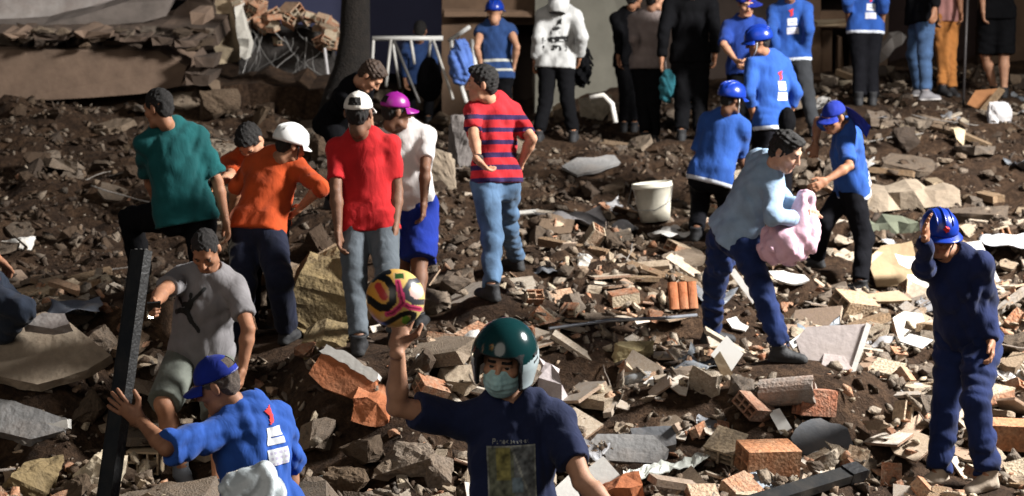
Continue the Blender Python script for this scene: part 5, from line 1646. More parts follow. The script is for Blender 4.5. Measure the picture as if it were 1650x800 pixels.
block_px('clay_slab', [(962, 800), (990, 782), (1036, 784), (1040, 812), (970, 820)], .15, terra, 'orange clay slab under the white square panel', 'slab')
def strip_crumpled():
    a_, b_ = gp(1004, 776, .06), gp(1142, 742, .06); keep_line(a_, b_, .08)
    V = []; n = 26
    for layer in (0, 1):
        for i in range(n):
            t = i/(n-1); c0 = a_*(1-t) + b_*t
            for j in range(4):
                V.append(c0 - a_ + np.array([0, (j/3-.5)*.14*(1-.3*t), .03 + .05*float(vnoise(np.array([i*.55]), np.array([j*.9 + 3]))[0]) + .02*float(vnoise(np.array([i*1.7]), np.array([j*1.9]))[0]) - layer*.008]))
    F = []; m_ = n*4
    for i in range(n-1):
        for j in range(3):
            q = (i*4+j, (i+1)*4+j, (i+1)*4+j+1, i*4+j+1); F += [q, tuple(k+m_ for k in q[::-1])]
        for j in (0, 3): F.append((i*4+j, (i+1)*4+j, (i+1)*4+j+m_, i*4+j+m_))
    link('plastic_strip', mesh('plastic_strip', V, F), None, plain('strip_white', (.66, .68, .62), .4, bump=.2, dirt=(.3, .3, .26)), 'long crumpled white plastic strip near the bottom edge', 'strip', loc=a_)
strip_crumpled()
plate_px('grey_slab', [(944, 718), (962, 700), (1052, 702), (1078, 724), (1062, 748), (962, 740)], (.05, -.5, .85), .08, grey_c, 'flat grey slab right of the navy T-shirt', 'slab', lift=.06)
plate_px('grey_slab', [(1015, 690), (1088, 686), (1090, 716), (1062, 722), (1020, 706)], (-.1, -.5, .85), .07, dgrey, 'small grey slab resting behind the flat grey slab', 'slab', lift=.1)
lump_px('yellow_stone', 1025, 572, 82, 44, .2, plain('stone_yellow', (.42, .34, .18), .9, var=.3, scale=8, bump=.7), 'pale yellow stone in the middle of the debris', 'stone', rot=15)
def bottle():
    p = gp(1032, 620)
    o = MB(); prof = [(-.11, .012), (-.105, .03), (-.04, .033), (.04, .033), (.075, .022), (.095, .012), (.112, .012)]
    o.tube([(x, 0, 0) for x, r in prof], [r for x, r in prof], 14)
    b_ = o.build('plastic_bottle', clear('clear_plastic', (.75, .78, .8), .12, .75), None, True, label='clear plastic bottle lying in the debris', cat='bottle', loc=p + np.array([0, 0, .05]))
    MB().tube([(.112, 0, 0), (.13, 0, 0)], .014, 12).build('bottle_cap', white_c, b_, True)
    b_.rotation_euler = euler(0, -8, 12)
bottle()
plate_px('paper_scrap', [(1036, 618), (1052, 606), (1054, 622)], (0, -.6, .8), .004, white_p, 'white paper scrap next to the plastic bottle', 'paper', lift=.05, keep=False)
plate_px('white_tile', [(1145, 572), (1171, 541), (1198, 570), (1176, 602)], (-.05, -.85, .5), .012, white_c, 'white square tile propped upright below the stooping man', 'tile', jit=.3, lift=.02)
plate_px('beige_tile', [(1150, 578), (1160, 566), (1182, 604), (1166, 612)], (-.3, -.8, .5), .012, plaster_t, 'beige tile leaning behind the white square tile', 'tile', jit=.6, lift=.0)
o = plate_px('folded_panel', [(1282, 548), (1300, 527), (1398, 522), (1372, 600), (1322, 600), (1294, 580)], (-.12, -.8, .6), .02, plain('panel_pink', (.46, .40, .38), .8, var=.12, scale=5, dirt=(.36, .3, .26)), 'large pinkish folded panel with a white edge', 'panel', lift=.03, jit=.5)
plate_px('panel_edge', [(1396, 520), (1404, 524), (1378, 602), (1370, 600)], (-.12, -.8, .6), .03, white_p, contact=(1372, 600), lift=.055, parent=o, jit=.3)
plate_px('panel_flap', [(1322, 596), (1374, 596), (1352, 562), (1330, 560)], (-.05, -.55, .83), .012, plain('panel_pink2', (.40, .34, .32), .8), contact=(1372, 600), lift=.06, parent=o, jit=.3)
o = plate_px('outlet_plate', [(1272, 551), (1294, 535), (1300, 546), (1278, 562)], (.1, -.75, .65), .012, white_c, 'white double outlet plate beside the black shoe', 'outlet', lift=.1, jit=.2, contact=(1285, 590))
for dx in (-5, 5):
    plate_px('socket', [(1284+dx, 547-dx*.6), (1288+dx, 544-dx*.6), (1290+dx, 549-dx*.6), (1286+dx, 552-dx*.6)], (.1, -.75, .65), .004, black_m, parent=o, contact=(1285, 590), lift=.104, jit=0)
def ridged():
    p = gp(1100, 498); r = MB()
    for k in range(3):
        pts = [(-.035 + k*.07 - .035, 0, 0)]
        prof = []
        for i in range(9):
            a_ = math.pi*i/8; prof.append((-.07 + k*.07 - .035*math.cos(a_), .017*math.sin(a_)))
        for l_, g in ((0, 1), (1, .72)):
            pass
        n = len(r.v); vs = []
        for y in (-.1, .1):
            for (x, z) in prof: vs.append((x, y, z))
            for (x, z) in prof[::-1]: vs.append((x*1. , y, z - .012 if z > .005 else z - .012))
        m_ = 18; fs = [tuple(range(m_)), tuple(range(2*m_-1, m_-1, -1))] + [(i, (i+1) % m_, m_ + (i+1) % m_, m_ + i) for i in range(m_)]
        r.add(vs, fs)
    o = r.build('roof_tile', terra, None, False, label='ridged orange roof tile standing up in the debris', cat='roof tile', loc=p + np.array([0, 0, .1]))
    o.rotation_euler = euler(62, 0, 8); KEEP.append((p[0], p[1], .14))
ridged()
def pipe_piece():
    p = gp(1268, 652); s = float(proj(p)[2]); o = MB(); n = 18
    L_ = 86/s; R_ = 23/s
    for (x, r) in (): pass
    V = []; F = []
    for xi, x in enumerate(np.linspace(0, L_, 5)):
        for k in range(n):
            a_ = 2*math.pi*k/n; j = rng.uniform(-.012, .012) if xi in (0, 4) else 0
            V.append((x + j, R_*math.cos(a_), R_*math.sin(a_)))
    for xi, x in enumerate(np.linspace(0, L_, 5)):
        for k in range(n):
            a_ = 2*math.pi*k/n; V.append((x, R_*.7*math.cos(a_), R_*.7*math.sin(a_)))
    h_ = 5*n
    for i in range(4):
        for k in range(n):
            q = (i*n+k, i*n+(k+1) % n, (i+1)*n+(k+1) % n, (i+1)*n+k); F += [q[::-1], tuple(t+h_ for t in q)]
    for i in (0, 4):
        for k in range(n): F.append((i*n+k, i*n+(k+1) % n, h_+i*n+(k+1) % n, h_+i*n+k))
    o = link('concrete_pipe', mesh('concrete_pipe', V, F, False), None, plain('pipe_concrete', (.27, .23, .20), .9, var=.3, scale=14, bump=.6, dirt=(.35, .18, .1), dirt_amt=.4), 'broken length of rough round concrete pipe', 'pipe', loc=p + np.array([-L_/2, 0, R_*.8]))
    o.rotation_euler = euler(0, -10, -14); KEEP.append((p[0], p[1], .2))
pipe_piece()
def put_brick(px, py, me, rot, sc, label, mat=None, lift=.05):
    p = gp(px, py); m2 = me.copy()
    if mat: m2.materials.clear(); m2.materials.append(mat)
    o = link('hollow_brick', m2, None, None, label, 'brick', loc=p + np.array([0, 0, lift])); o.rotation_euler = euler(*rot); o.scale = (sc,)*3
    KEEP.append((p[0], p[1], .16)); return o
put_brick(1236, 762, HB[0], (0, 4, 14), 1.12, 'large hollow brick with orange face and pale top near the bottom edge', rubble_mat('brick_big', [(.42, .17, .075), (.44, .2, .1)], (.45, .34, .22), .4), .09)
put_brick(1168, 742, HB[1], (8, -14, 60), 1., 'tan block tilted beside the large hollow brick', rubble_mat('brick_tan', [(.36, .27, .17), (.4, .3, .2)]), .08)
put_brick(1312, 668, HB[0], (78, 10, 20), .85, 'hollow brick showing its two open cells above the slate', rubble_mat('brick_red', [(.36, .13, .07), (.4, .15, .08)]), .08)
put_brick(1215, 680, HB[3], (30, 18, 50), .9, 'brown hollow brick on edge above the tan block', rubble_mat('brick_brown', [(.27, .13, .08), (.3, .15, .09)]), .1)
put_brick(1375, 510, HB[0], (18, 14, 30), 1.05, 'tan hollow brick behind the folded panel', rubble_mat('brick_tan2', [(.42, .29, .18), (.45, .32, .2)]), .08)
put_brick(1622, 722, HB[0], (6, 0, 172), 1.15, 'orange brick at the right edge behind the boots', rubble_mat('brick_big', [(.42, .17, .075)]), .09)
plate_px('slate_sheet', [(1274, 706), (1292, 682), (1322, 674), (1366, 690), (1376, 718), (1352, 736), (1290, 730)], (.1, -.5, .86), .02, dgrey, 'dark slate-grey sheet in the right foreground', 'sheet', lift=.08, step=14, jit=3)
plate_px('white_tile', [(1238, 664), (1256, 658), (1276, 690), (1258, 700)], (-.2, -.7, .68), .012, white_c, 'white tile leaning on the brown hollow brick', 'tile', jit=1, lift=.06, keep=False)
plate_px('white_tile', [(1305, 732), (1318, 726), (1342, 742), (1328, 750)], (-.1, -.6, .75), .012, white_c, 'small white tile above the black beam', 'tile', jit=.6, lift=.08, keep=False)
plate_px('white_tile', [(1450, 550), (1466, 538), (1504, 548), (1486, 562)], (0, -.6, .8), .015, white_c, 'white tile lying left of the navy overalls', 'tile', jit=.6, lift=.05)
def beam(name, a, b_, w, t, mat, label, cat, hollow=True, parts=None):
    a = np.asarray(a); b_ = np.asarray(b_); d = b_ - a; L_ = np.linalg.norm(d)
    M = frame(d, np.array([0, -.3, 1.]) if abs(nrm(d)[2]) < .8 else np.array([-.5, -.87, 0.]))
    r = empty(name, a, label, cat)
    MB().box((0, -w/2, -.004), (L_, w/2, 0), 0, M).build('web', mat, r)
    for k in (-1, 1):
        MB().box((0, k*w/2 - .003, -t), (L_, k*w/2 + .003, .002), 0, M).build('flange', mat, r)
    return r, M, L_
a_, b_ = gp(1196, 812, .12), gp(1392, 752, .12); keep_line(a_, b_, .10)
r, M, L_ = beam('metal_channel', a_, b_, .09, .05, black_m, 'long black metal channel lying at the bottom right', 'beam')
MB().box((L_ - .14, -.05, -.06), (L_ - .02, .05, .012), 0, M).build('end_box', plain('black_box', (.006, .006, .007), .5), r)
for k in range(4):
    a2 = gp(1150 + k*30, 790 - k*8, .03); 
o = plate_px('cardboard_box', [(1396, 420), (1420, 398), (1468, 392), (1476, 420), (1470, 462), (1412, 464)], (-.05, -.75, .66), .02, card, 'torn brown cardboard sheet right of the black-trousered woman', 'cardboard', bend=.04, step=16)
plate_px('cardboard_lip', [(1396, 420), (1420, 397), (1470, 391), (1472, 398), (1424, 406), (1402, 426)], (.1, -.3, .9), .012, plain('cardboard_pale', (.55, .43, .28), .9), parent=o, contact=(1412, 464), lift=.2, jit=1)
plate_px('paper_sheet', [(1440, 413), (1486, 414), (1498, 428), (1462, 434), (1448, 428)], (.1, -.6, .8), .004, white_p, 'white paper sheet on the cardboard', 'paper', contact=(1460, 462), lift=.18, bend=.03, step=12, keep=False)
plate_px('paper_sheet', [(1462, 446), (1500, 444), (1506, 476), (1472, 484), (1456, 470)], (-.1, -.7, .7), .004, white_p, 'curled white paper left of the navy overalls', 'paper', lift=.04, bend=.05, step=12)
plate_px('plank_pale', [(1396, 474), (1448, 468), (1470, 484), (1400, 486)], (0, -.4, .9), .03, plaster_t, 'pale board below the cardboard', 'board')
plate_px('white_board', [(1534, 394), (1580, 388), (1620, 470), (1566, 476)], (-.1, -.78, .62), .015, white_p, 'white board leaning behind the navy overalls', 'board', jit=.6, lift=.05)
sheet_px('plastic_sheet', 1622, 410, 84, .5, -12, plain('plastic_white', (.58, .58, .6), .35, bump=.1), 'white plastic sheet at the right edge', 'sheet', 75, .12)
plate_px('long_board', [(1174, 437), (1184, 433), (1236, 502), (1226, 508)], (-.3, -.7, .65), .02, white_p, 'narrow white board between the legs of the stooping man', 'board', jit=.4, lift=.05)
plate_px('white_plate', [(1238, 442), (1262, 438), (1296, 446), (1304, 456), (1280, 460), (1248, 452)], (0, -.35, .93), .015, white_c, 'curved white plate under the pink sack', 'plate', bend=.03, step=10)
plate_px('white_plate', [(1170, 518), (1186, 512), (1206, 528), (1200, 536), (1180, 530)], (0, -.5, .86), .015, white_c, 'curved white shard near the left shoe of the stooping man', 'plate', bend=.02, step=8)
lump_px('white_lump', 936, 420, 36, 26, .12, white_p, 'white plaster lump left of the ridged roof tile', 'plaster', 9, 20)
sheet_px('tarpaulin', 920, 362, 110, .5, 4, plain('tarp_grey', (.16, .15, .15), .6, bump=.2), 'crumpled grey tarpaulin on the dark earth', 'tarpaulin', 77, .06, amp=.16)
sheet_px('plastic_bag', 1078, 388, 56, .28, 30, plain('bag_white', (.62, .6, .57), .5, bump=.2), 'crumpled white plastic under the bucket', 'bag', 78, .07, amp=.2)
sheet_px('plastic_bag', 1005, 380, 50, .3, 80, plain('bag_grey', (.4, .4, .42), .5, bump=.2), 'grey-white rag left of the bucket', 'rag', 79, .07, amp=.2)
plate_px('grey_plate', [(905, 268), (930, 254), (990, 250), (1000, 262), (930, 282)], (.1, -.35, .93), .03, grey_c, 'grey plate on the dark slope behind the striped polo', 'plate', step=12, jit=2, lift=.05)
plate_px('strip_white', [(836, 340), (868, 337), (868, 343), (836, 345)], (0, -.3, .95), .015, white_p, 'thin white strip right of the striped polo', 'strip', jit=.3)
a_ = gp(885, 530, .12); b_ = gp(1122, 508, .12); keep_line(a_, b_, .03)
MB().tube([np.zeros(3), (b_ - a_)*.4 + np.array([0, 0, .02]), (b_ - a_)*.75, b_ - a_], .012, 8).build('conduit', plain('conduit_grey', (.34, .36, .40), .35, .6), None, True, label='long thin grey conduit across the debris', cat='pipe', loc=a_)
lump_px('beige_block', 1541, 222, 34, 34, .2, plain('beige_stone', (.5, .40, .26), .9, var=.3, scale=8, bump=.5), 'beige block on the slope below the jeans wearer', 'block', 10, 10)
lump_px('white_bundle', 1612, 182, 40, 34, .25, plain('bundle_white', (.55, .53, .53), .7, var=.2), 'white bundle near the feet at upper right', 'bundle', 22, 0)
plate_px('cardboard_box', [(1558, 168), (1572, 146), (1612, 142), (1600, 158), (1576, 176)], (-.3, -.7, .6), .03, plain('card_orange', (.38, .17, .07), .9), 'orange-brown cardboard by the black shorts wearer', 'cardboard', step=14, jit=1)
plate_px('wood_plank', [(1574, 182), (1610, 140), (1618, 144), (1584, 188)], (-.4, -.5, .75), .03, M_wood, 'plank slanting over the orange-brown cardboard', 'plank', lift=.08)
a_ = gp(1552, 172); MB().tube([np.zeros(3), at(1560, -30, float(proj(a_)[2])) - a_], .015, 8).build('thin_pole', plain('pole_dark', (.10, .09, .09), .5, .5), None, True, label='thin upright pole beside the ochre trousers', cat='pole', loc=a_)
block_px('kerb_ledge', [(1392, 316), (1470, 306), (1548, 308), (1548, 332), (1470, 338), (1394, 342)], .35, tanm, 'long low brown ledge crossing the slope at right', 'ledge', jit=2, step=16, rough=.007)
block_px('kerb_ledge', [(1400, 362), (1480, 358), (1484, 380), (1402, 386)], .2, plain('ledge_green', (.12, .13, .09), .9), 'greenish low ledge behind the cardboard', 'ledge', jit=1.5, rough=.006)
plate_px('pale_plank', [(124, 168), (228, 166), (232, 184), (128, 182)], (0, -.75, .66), .04, plain('plank_pale2', (.40, .27, .21), .85, dirt=(.2, .14, .1)), 'pale pink plank below the brown floor slab', 'plank', jit=.6, lift=.12)
lump_px('white_lump', 24, 396, 60, 20, .2, white_p, 'white lump at the left edge of the mound', 'plaster', 14, 5)
lump_px('rock', 700, 272, 70, 70, .35, tanm, 'pale tan rock left of the striped polo', 'rock', 20, 10)
lump_px('rock', 640, 235, 120, 60, .4, plain('rock_grey', (.17, .15, .14), .9, var=.4, scale=6, bump=.7), 'dark grey rock mass behind the purple cap', 'rock', 24, 0)
lump_px('rock', 760, 225, 90, 90, .4, plain('rock_grey', (.17, .15, .14)), 'tall grey rock behind the striped polo', 'rock', 22, 30)
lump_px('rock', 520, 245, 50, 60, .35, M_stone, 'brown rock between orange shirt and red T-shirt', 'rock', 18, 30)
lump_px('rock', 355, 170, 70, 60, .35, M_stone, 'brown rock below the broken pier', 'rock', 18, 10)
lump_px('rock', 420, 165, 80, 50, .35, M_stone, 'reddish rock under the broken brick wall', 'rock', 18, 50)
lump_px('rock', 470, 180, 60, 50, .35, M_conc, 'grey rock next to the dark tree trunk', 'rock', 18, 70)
# debris pile by the crowd
lump_px('beige_block', 958, 172, 60, 44, .3, plain('pile_beige', (.42, .36, .27), .9, var=.3, scale=7, bump=.5), 'beige block beside the white hoodie wearer', 'block', 14, 20)
lump_px('beige_block', 905, 178, 40, 36, .25, card, 'tan board-like block between the black trouser legs', 'block', 10, 40)
a_ = gp(975, 190); MB().tube([at(950, 158, 150) - a_, at(972, 154, 150) - a_, at(986, 168, 150) - a_, at(992, 198, 150) - a_], .03, 10).build('bent_pipe', white_p, None, True, label='bent white pipe on the beige block', cat='pipe', loc=a_)

# bucket
def bucket():
    p = gp(1056, 356); s = float(proj(p)[2]); r = empty('bucket', p, 'dirty white plastic bucket with wire handle, tilted on the debris', 'bucket')
    H_, R0, R1 = 62/s, 24/s, 32/s; n = 28
    prof = [(0, R0*.0), (0, R0), (.3*H_, R0 + .3*(R1-R0)), (.86*H_, R0 + .86*(R1-R0)), (.87*H_, R1*1.03), (.93*H_, R1*1.04), (.94*H_, R1*1.0), (H_, R1*1.02), (H_, R1*.95), (.05*H_, R0*.93), (.05*H_, 0)]
    mb = MB(); V = []; F = []
    for z, rr in prof:
        for k in range(n): V.append((rr*math.cos(2*math.pi*k/n), rr*math.sin(2*math.pi*k/n), z))
    for i in range(len(prof)-1):
        for k in range(n): F.append((i*n+k, i*n+(k+1) % n, (i+1)*n+(k+1) % n, (i+1)*n+k))
    link('pail', mesh('pail', V, F, True), r, plain('bucket_plastic', (.72, .69, .58), .45, var=.08, scale=5, bump=.1, dirt=(.38, .33, .24), dirt_amt=.6))
    MB().tube([(-R1*1.03, 0, H_*.9), (-R1*1.3, -.05, H_*.55), (-R1*1.0, -.14, H_*.35), (0, -.17, H_*.32), (R1*.8, -.13, H_*.5), (R1*1.03, 0, H_*.9)], .004, 6).build('wire_handle', wire, r, True)
    r.rotation_euler = euler(-9, -6, 0); KEEP.append((p[0], p[1], .2))
bucket()

# white metal frame, chair and bag at the back
fr = empty('trestle', at(660, 150, 128), 'white tubular metal frame standing before the blue-grey wall', 'frame')
o0 = np.array(fr.location)
def bar(name, a, c, s1=128, s2=128, r=.022, mat=white_c, par=None):
    par = par or fr
    return MB().tube([at(*a, s1) - np.array(par.location), at(*c, s2) - np.array(par.location)], r, 8).build(name, mat, par, True)
bar('top_rail', (600, 62), (714, 62), r=.03)
for a, c, s2 in (((630, 64), (622, 140), 130), ((632, 64), (644, 142), 126), ((634, 64), (676, 166), 132), ((662, 64), (668, 104), 128), ((694, 64), (690, 98), 126), ((698, 64), (730, 160), 130), ((602, 62), (598, 140), 128)):
    bar('leg', a, c, 128, s2, .018, white_p if a[0] != 634 else wire)
fr2 = empty('trestle', at(745, 165, 130), 'slanted white metal poles of a toppled frame by the blue bag', 'frame')
for a, c, r in (((724, 66), (756, 44), .026), ((727, 62), (730, 104), .024), ((732, 104), (752, 166), .028), ((760, 66), (766, 106), .028)):
    bar('pole', a, c, 130, 132, r, white_c, fr2)
def bag(name, cx, cy, s, w, hgt, d, mat, label, cat, seed, k=.02, extra=None, fq=26):
    c = at(cx, cy, s); f = Field(c - np.array([w, d, hgt])*1.1, c + np.array([w, d, hgt])*1.1, max(.008, w/34))
    f.ell(c - np.array([0, 0, hgt*.1]), np.array([w, d, hgt*.8])*.5, 0)
    f.ell(c + np.array([0, 0, hgt*.2]), np.array([w*.7, d*.7, hgt*.6])*.5, .08)
    if extra: extra(f, c)
    f.wrinkle(k, seed, fq, axes=[((1, 0, .4), 1), ((.6, .3, -.6), 1), ((0, 1, .3), .7), ((.3, .2, 1), .8)])
    V, F = f.nets(); V = smooth_verts(V, F, 1)
    return link(name, mesh_np(name, V - c, F), None, mat, label, cat, loc=c)
bag('fabric_bag', 742, 100, 132, .28, .55, .25, C_('bag_blue', (.12, .22, .60), .8, .3), 'blue and white fabric bag hanging on the white poles', 'bag', 3, .022)
bag('chair_back', 692, 128, 140, .30, .52, .16, black_cloth, 'black padded chair back below the white frame', 'chair', 4, .006)
bag('teal_bag', 1076, 138, 148, .16, .36, .14, C_('bag_teal', (.03, .16, .20)), 'teal cloth bag hanging between the two dark figures', 'bag', 5, .018)
bag('dark_bundle', 938, 108, 142, .16, .42, .2, black_cloth, 'dark bundle beside the white hoodie wearer', 'bundle', 6, .03)
for (px, py) in ((735, 150), (690, 165), (660, 150), (620, 160)):
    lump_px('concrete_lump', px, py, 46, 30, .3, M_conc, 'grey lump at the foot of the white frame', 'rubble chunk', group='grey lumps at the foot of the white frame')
place_rubble()
place_small()
ledge_bits()

# ================================================================== build the people
HELM = [plain('helmet_teal', (.006, .036, .038), .14, var=.15, bump=.02, scale=6, spec=.6), plain('helmet_silver_highlight', (.42, .50, .52), .25, var=.15, bump=.03, spec=.6), plain('helmet_lining', (.01, .01, .011), .85)]  # pale helmet sides: silver paint with highlights put into the colour
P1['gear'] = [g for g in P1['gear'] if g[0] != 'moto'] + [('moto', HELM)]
for P in PEOPLE: make_person(P)

# ================================================================== things held, and prints on clothes
# football
def ball():
    c = at(637, 481, 414); R = .1145
    w_, d, t, nn = P1['out']['hands']['r']
    n1, n2 = 144, 96; V = []; F = []; Cc = []
    vd = nrm(CAM - c); rt = nrm(np.cross((0, 0, 1), vd)); up = np.cross(vd, rt)
    def seg(p, pts, wd):
        best = 9
        for a, b_ in zip(pts[:-1], pts[1:]):
            a = np.array(a, float); b_ = np.array(b_, float); ab = b_ - a
            t_ = np.clip(((p - a) @ ab) / (ab @ ab), 0, 1); best = min(best, np.linalg.norm(p - a - ab*t_))
        return best < wd
    U = lambda pts: [((x - 375)/275, -(y - 345)/275) for x, y in pts]
    blk = [(U([(225, 130), (300, 170), (352, 250), (355, 370), (300, 430), (235, 430), (170, 380), (110, 335)]), .125), (U([(240, 600), (330, 555), (420, 500), (500, 480), (550, 500), (530, 560), (500, 590)]), .085), (U([(320, 100), (240, 110), (170, 170)]), .09)]
    dk = [(U([(600, 180), (520, 195), (475, 260), (490, 340), (550, 385), (640, 385)]), .10)]
    pink = [(U([(400, 190), (420, 300), (445, 395), (350, 480), (300, 490)]), .10), (U([(445, 395), (500, 430), (600, 450)]), .09), (U([(445, 395), (440, 280)]), .09)]
    red = U([(220, 230), (270, 330)])
    def col(x, y):
        p = np.array([x, y])
        for pts, wd in blk:
            if seg(p, pts, wd): return (.012, .012, .012)
        for pts, wd in dk:
            if seg(p, pts, wd): return (.06, .06, .07)
        if seg(p, red, .16): return (.55, .05, .04) if seg(p, red, .12) else (.75, .30, .08)
        if np.linalg.norm(p - np.array(U([(470, 550)])[0])) < .14: return (.25, .55, .05)
        g = p - np.array(U([(415, 140)])[0])
        if abs(g[0]) < .2 and abs(g[1]) < .12: return (.03, .09, .02) if abs(g[0]) < .15 and abs(g[1]) < .09 else (.7, .45, .2)
        if np.linalg.norm(p - np.array(U([(575, 290)])[0])) < .24: return (.85, .55, .5)
        for pts, wd in pink:
            if seg(p, pts, wd): return (.78, .07, .20) if not seg(p, pts, wd*.3) else (.25, .02, .06)
        tt = np.clip((x + .6)/1.3, 0, 1)
        return tuple((1 - tt)*np.array((.80, .36, .05)) + tt*np.array((.82, .62, .22)))
    for i in range(n2 + 1):
        for j in range(n1):
            th, ph = math.pi*i/n2, 2*math.pi*j/n1
            v = np.array([math.sin(th)*math.cos(ph), math.sin(th)*math.sin(ph), math.cos(th)])
            x, y, z = v @ rt, v @ up, v @ vd
            if z < 0: x = -x
            V.append(v*R); Cc.append(list(col(x, y)) + [1])
    for i in range(n2):
        for j in range(n1): F.append((i*n1+j, (i+1)*n1+j, (i+1)*n1+(j+1) % n1, i*n1+(j+1) % n1))
    me = mesh('football', V, F, True)
    ca = me.color_attributes.new('print', 'FLOAT_COLOR', 'POINT'); ca.data.foreach_set('color', np.array(Cc, np.float32).ravel())
    link('football', me, None, vcol('ball_print', .32), 'yellow, pink and black patterned football held up on one palm', 'ball', loc=c)
    print('BALL', c, 'palm', w_ + d*.08 + nn*.02, np.linalg.norm(w_ + d*.08*1.04 + nn*.018 - c))
ball()

# black post under the worker's hand
hw_ = P2['out']['hands']['l'][0] + P2['out']['hands']['l'][1]*.10
sp = float(proj(hw_)[2]); top = at(222, 402, sp - 7); bot = at(158, 868, sp + 3)
g_ = float(ground(np.array([bot[0]]), np.array([bot[1]]))[0]); bot = bot + (bot - top)*((bot[2] - g_ + .02)/(top[2] - bot[2])) if bot[2] > g_ else bot
r, M, L_ = beam('metal_post', bot, top, .078, .05, black_m, 'tall black metal channel post held upright by the blue cap worker', 'post')
for ch in r.children:
    if ch.name.startswith('flange'): ch.data.materials[0] = plain('highlight_edge', (.03, .03, .03), .4, .3, var=.5, scale=20)  # flanges lighter than the web: edge highlight put into their colour
for k in (-.03, .0, .03):
    q = M @ Vector((L_ + .006, k, -.02)); MB().tube([q - (M @ Vector((.02, 0, 0))), q], .007, 6).build('bolt', wire, r)

# phone with its torch on
def torch(p, aim, label, name, power, sz=(.038, .075, .005)):
    r = empty(name, p, label, 'phone' if name == 'phone' else 'torch')
    d = nrm(aim); M = frame(np.cross(d, (0, 0, 1)), d)
    MB().box((-sz[0], -sz[1], -sz[2]), (sz[0], sz[1], sz[2]), 0, M).build('case', black_m, r)
    q = M @ Vector((.012, .05, sz[2] + .002))
    mb = MB(); M2 = Matrix.Translation(q) @ M; mb.tube([M2 @ Vector((0, 0, 0)), M2 @ Vector((0, 0, .004))], .016, 12)
    mb.build('lamp', emit('torch_led', (1, .86, .62), 60), r)
    ld = bpy.data.lights.new('torch_light', 'SPOT'); ld.energy = power; ld.color = (1, .82, .58); ld.spot_size = math.radians(150); ld.spot_blend = 1; ld.shadow_soft_size = .012
    lo = bpy.data.objects.new('torch_light', ld); COL.objects.link(lo); lo.parent = r
    lo.matrix_local = Matrix.Translation(M2 @ Vector((0, 0, .03))) @ Vector(d).to_track_quat('-Z', 'Y').to_matrix().to_4x4()
h3 = P3['out']['hands']['r']; torch(h3[0] + h3[1]*.09 + h3[3]*.02, (.25, -.75, -.6), 'phone with its torch lit in the hand of the grey T-shirt man', 'phone', 14)
h4 = P5B['out']['hands']['r']; torch(h4[0] + h4[1]*.12, (-.15, -.8, -.4), 'small lit torch in the hand of the person bowed behind the orange shirt', 'hand_torch', 7, (.014, .014, .05))

# pink sack and white plastic bag
lo_ = P9['out']['hands']['r'][0]*.5 + P9['out']['hands']['l'][0]*.5
def sack():
    s = float(proj(lo_)[2]); c = at(1273, 385, s); f = Field(c - .34, c + np.array([.34, .34, .42]), .0095)
    f.ell(c + np.array([-.01, 0, -.02]), (.155, .14, .14), 0)
    f.ell(at(1255, 395, s), (.12, .12, .12), .06); f.ell(at(1298, 372, s), (.09, .1, .13), .06)
    f.limb(at(1285, 355, s), at(1297, 325, s), .075, .055, .06); f.ell(at(1297, 322, s), (.055, .05, .055), .02)
    f.wrinkle(.017, 21, 32, axes=[((1, 0, .5), 1), ((.8, .3, -.5), 1), ((.2, 1, .3), .8), ((1, .2, 0), .8)])
    V, F = f.nets(); V = smooth_verts(V, F, 1)
    link('pink_sack', mesh_np('pink_sack', V - c, F), None, plain('sack_pink', (.72, .46, .56), .6, var=.15, scale=7, bump=.25), 'full pale pink sack held by the stooping man', 'sack', loc=c)
sack()
c = at(408, 800, 405)
bag('plastic_bag', 408, 806, 412, .26, .26, .2, plain('bag_clearwhite', (.62, .68, .70), .35, var=.15, bump=.2), 'white plastic bag carried at the hip of the blue cap worker', 'bag', 31, .014, lambda f, c: (f.ell(c + np.array([-.06, -.02, .06]), (.05, .06, .05), .05), f.ell(c + np.array([.05, .0, .10]), (.035, .05, .06), .05)), 27)
bag('belt_pouch', 1268, 196, 184, .14, .26, .12, black_cloth, 'black pouch hanging at the hip of the harnessed worker', 'bag', 33, .006)

# prints
white_ink = plain('ink_white', (.62, .64, .68), .8, var=.1, bump=0); red_ink = plain('ink_red', (.60, .03, .03), .8, var=.1, bump=0); black_ink = plain('ink_black', (.012, .012, .012), .8, bump=0)
def back_print(P, up=.40, side=0., sc=1.):
    """red emblem over two white lettered patches on the back"""
    J = P['J']; h = P.get('h', 1.); o_ = J['pel'] + J['u']*up*h + J['l']*side
    def mark(a, b_):
        x, y = (a-.5)*2, (b_-.5)*2; y -= .35*x
        return 0 if abs(y) < .85 and abs(x + .15*y) < .25 + .55*abs(y) and not (y < -.2 and x > .35) else None
    # seen from behind, u runs towards the wearer's right
    decal(P, 'emblem', o_ + J['u']*.02, -J['l'], J['u'], .075*sc, .085*sc, 14, 14, mark, [red_ink])
    def text(a, b_):
        if b_ > .55: return 0 if .1 < a < .9 and not (.72 < b_ < .76 and a > .3) else None
        if b_ < .42: return 1 if (int(b_*14) % 2 == 0 and int(a*17) % 4 != 3 and .1 < a < .95) else 0
        return None
    decal(P, 'lettering', o_ - J['u']*.12*h, -J['l'], J['u'], .12*sc, .17*sc, 34, 28, text, [white_ink, plain('ink_pale', (.45, .42, .55), .8, bump=0)])
back_print(P2, .47, -.03); back_print(P13, .40, -.05); back_print(P15, .42, -.04)
back_print(P10, .16, -.02, .8); back_print(P23, .30, -.04)

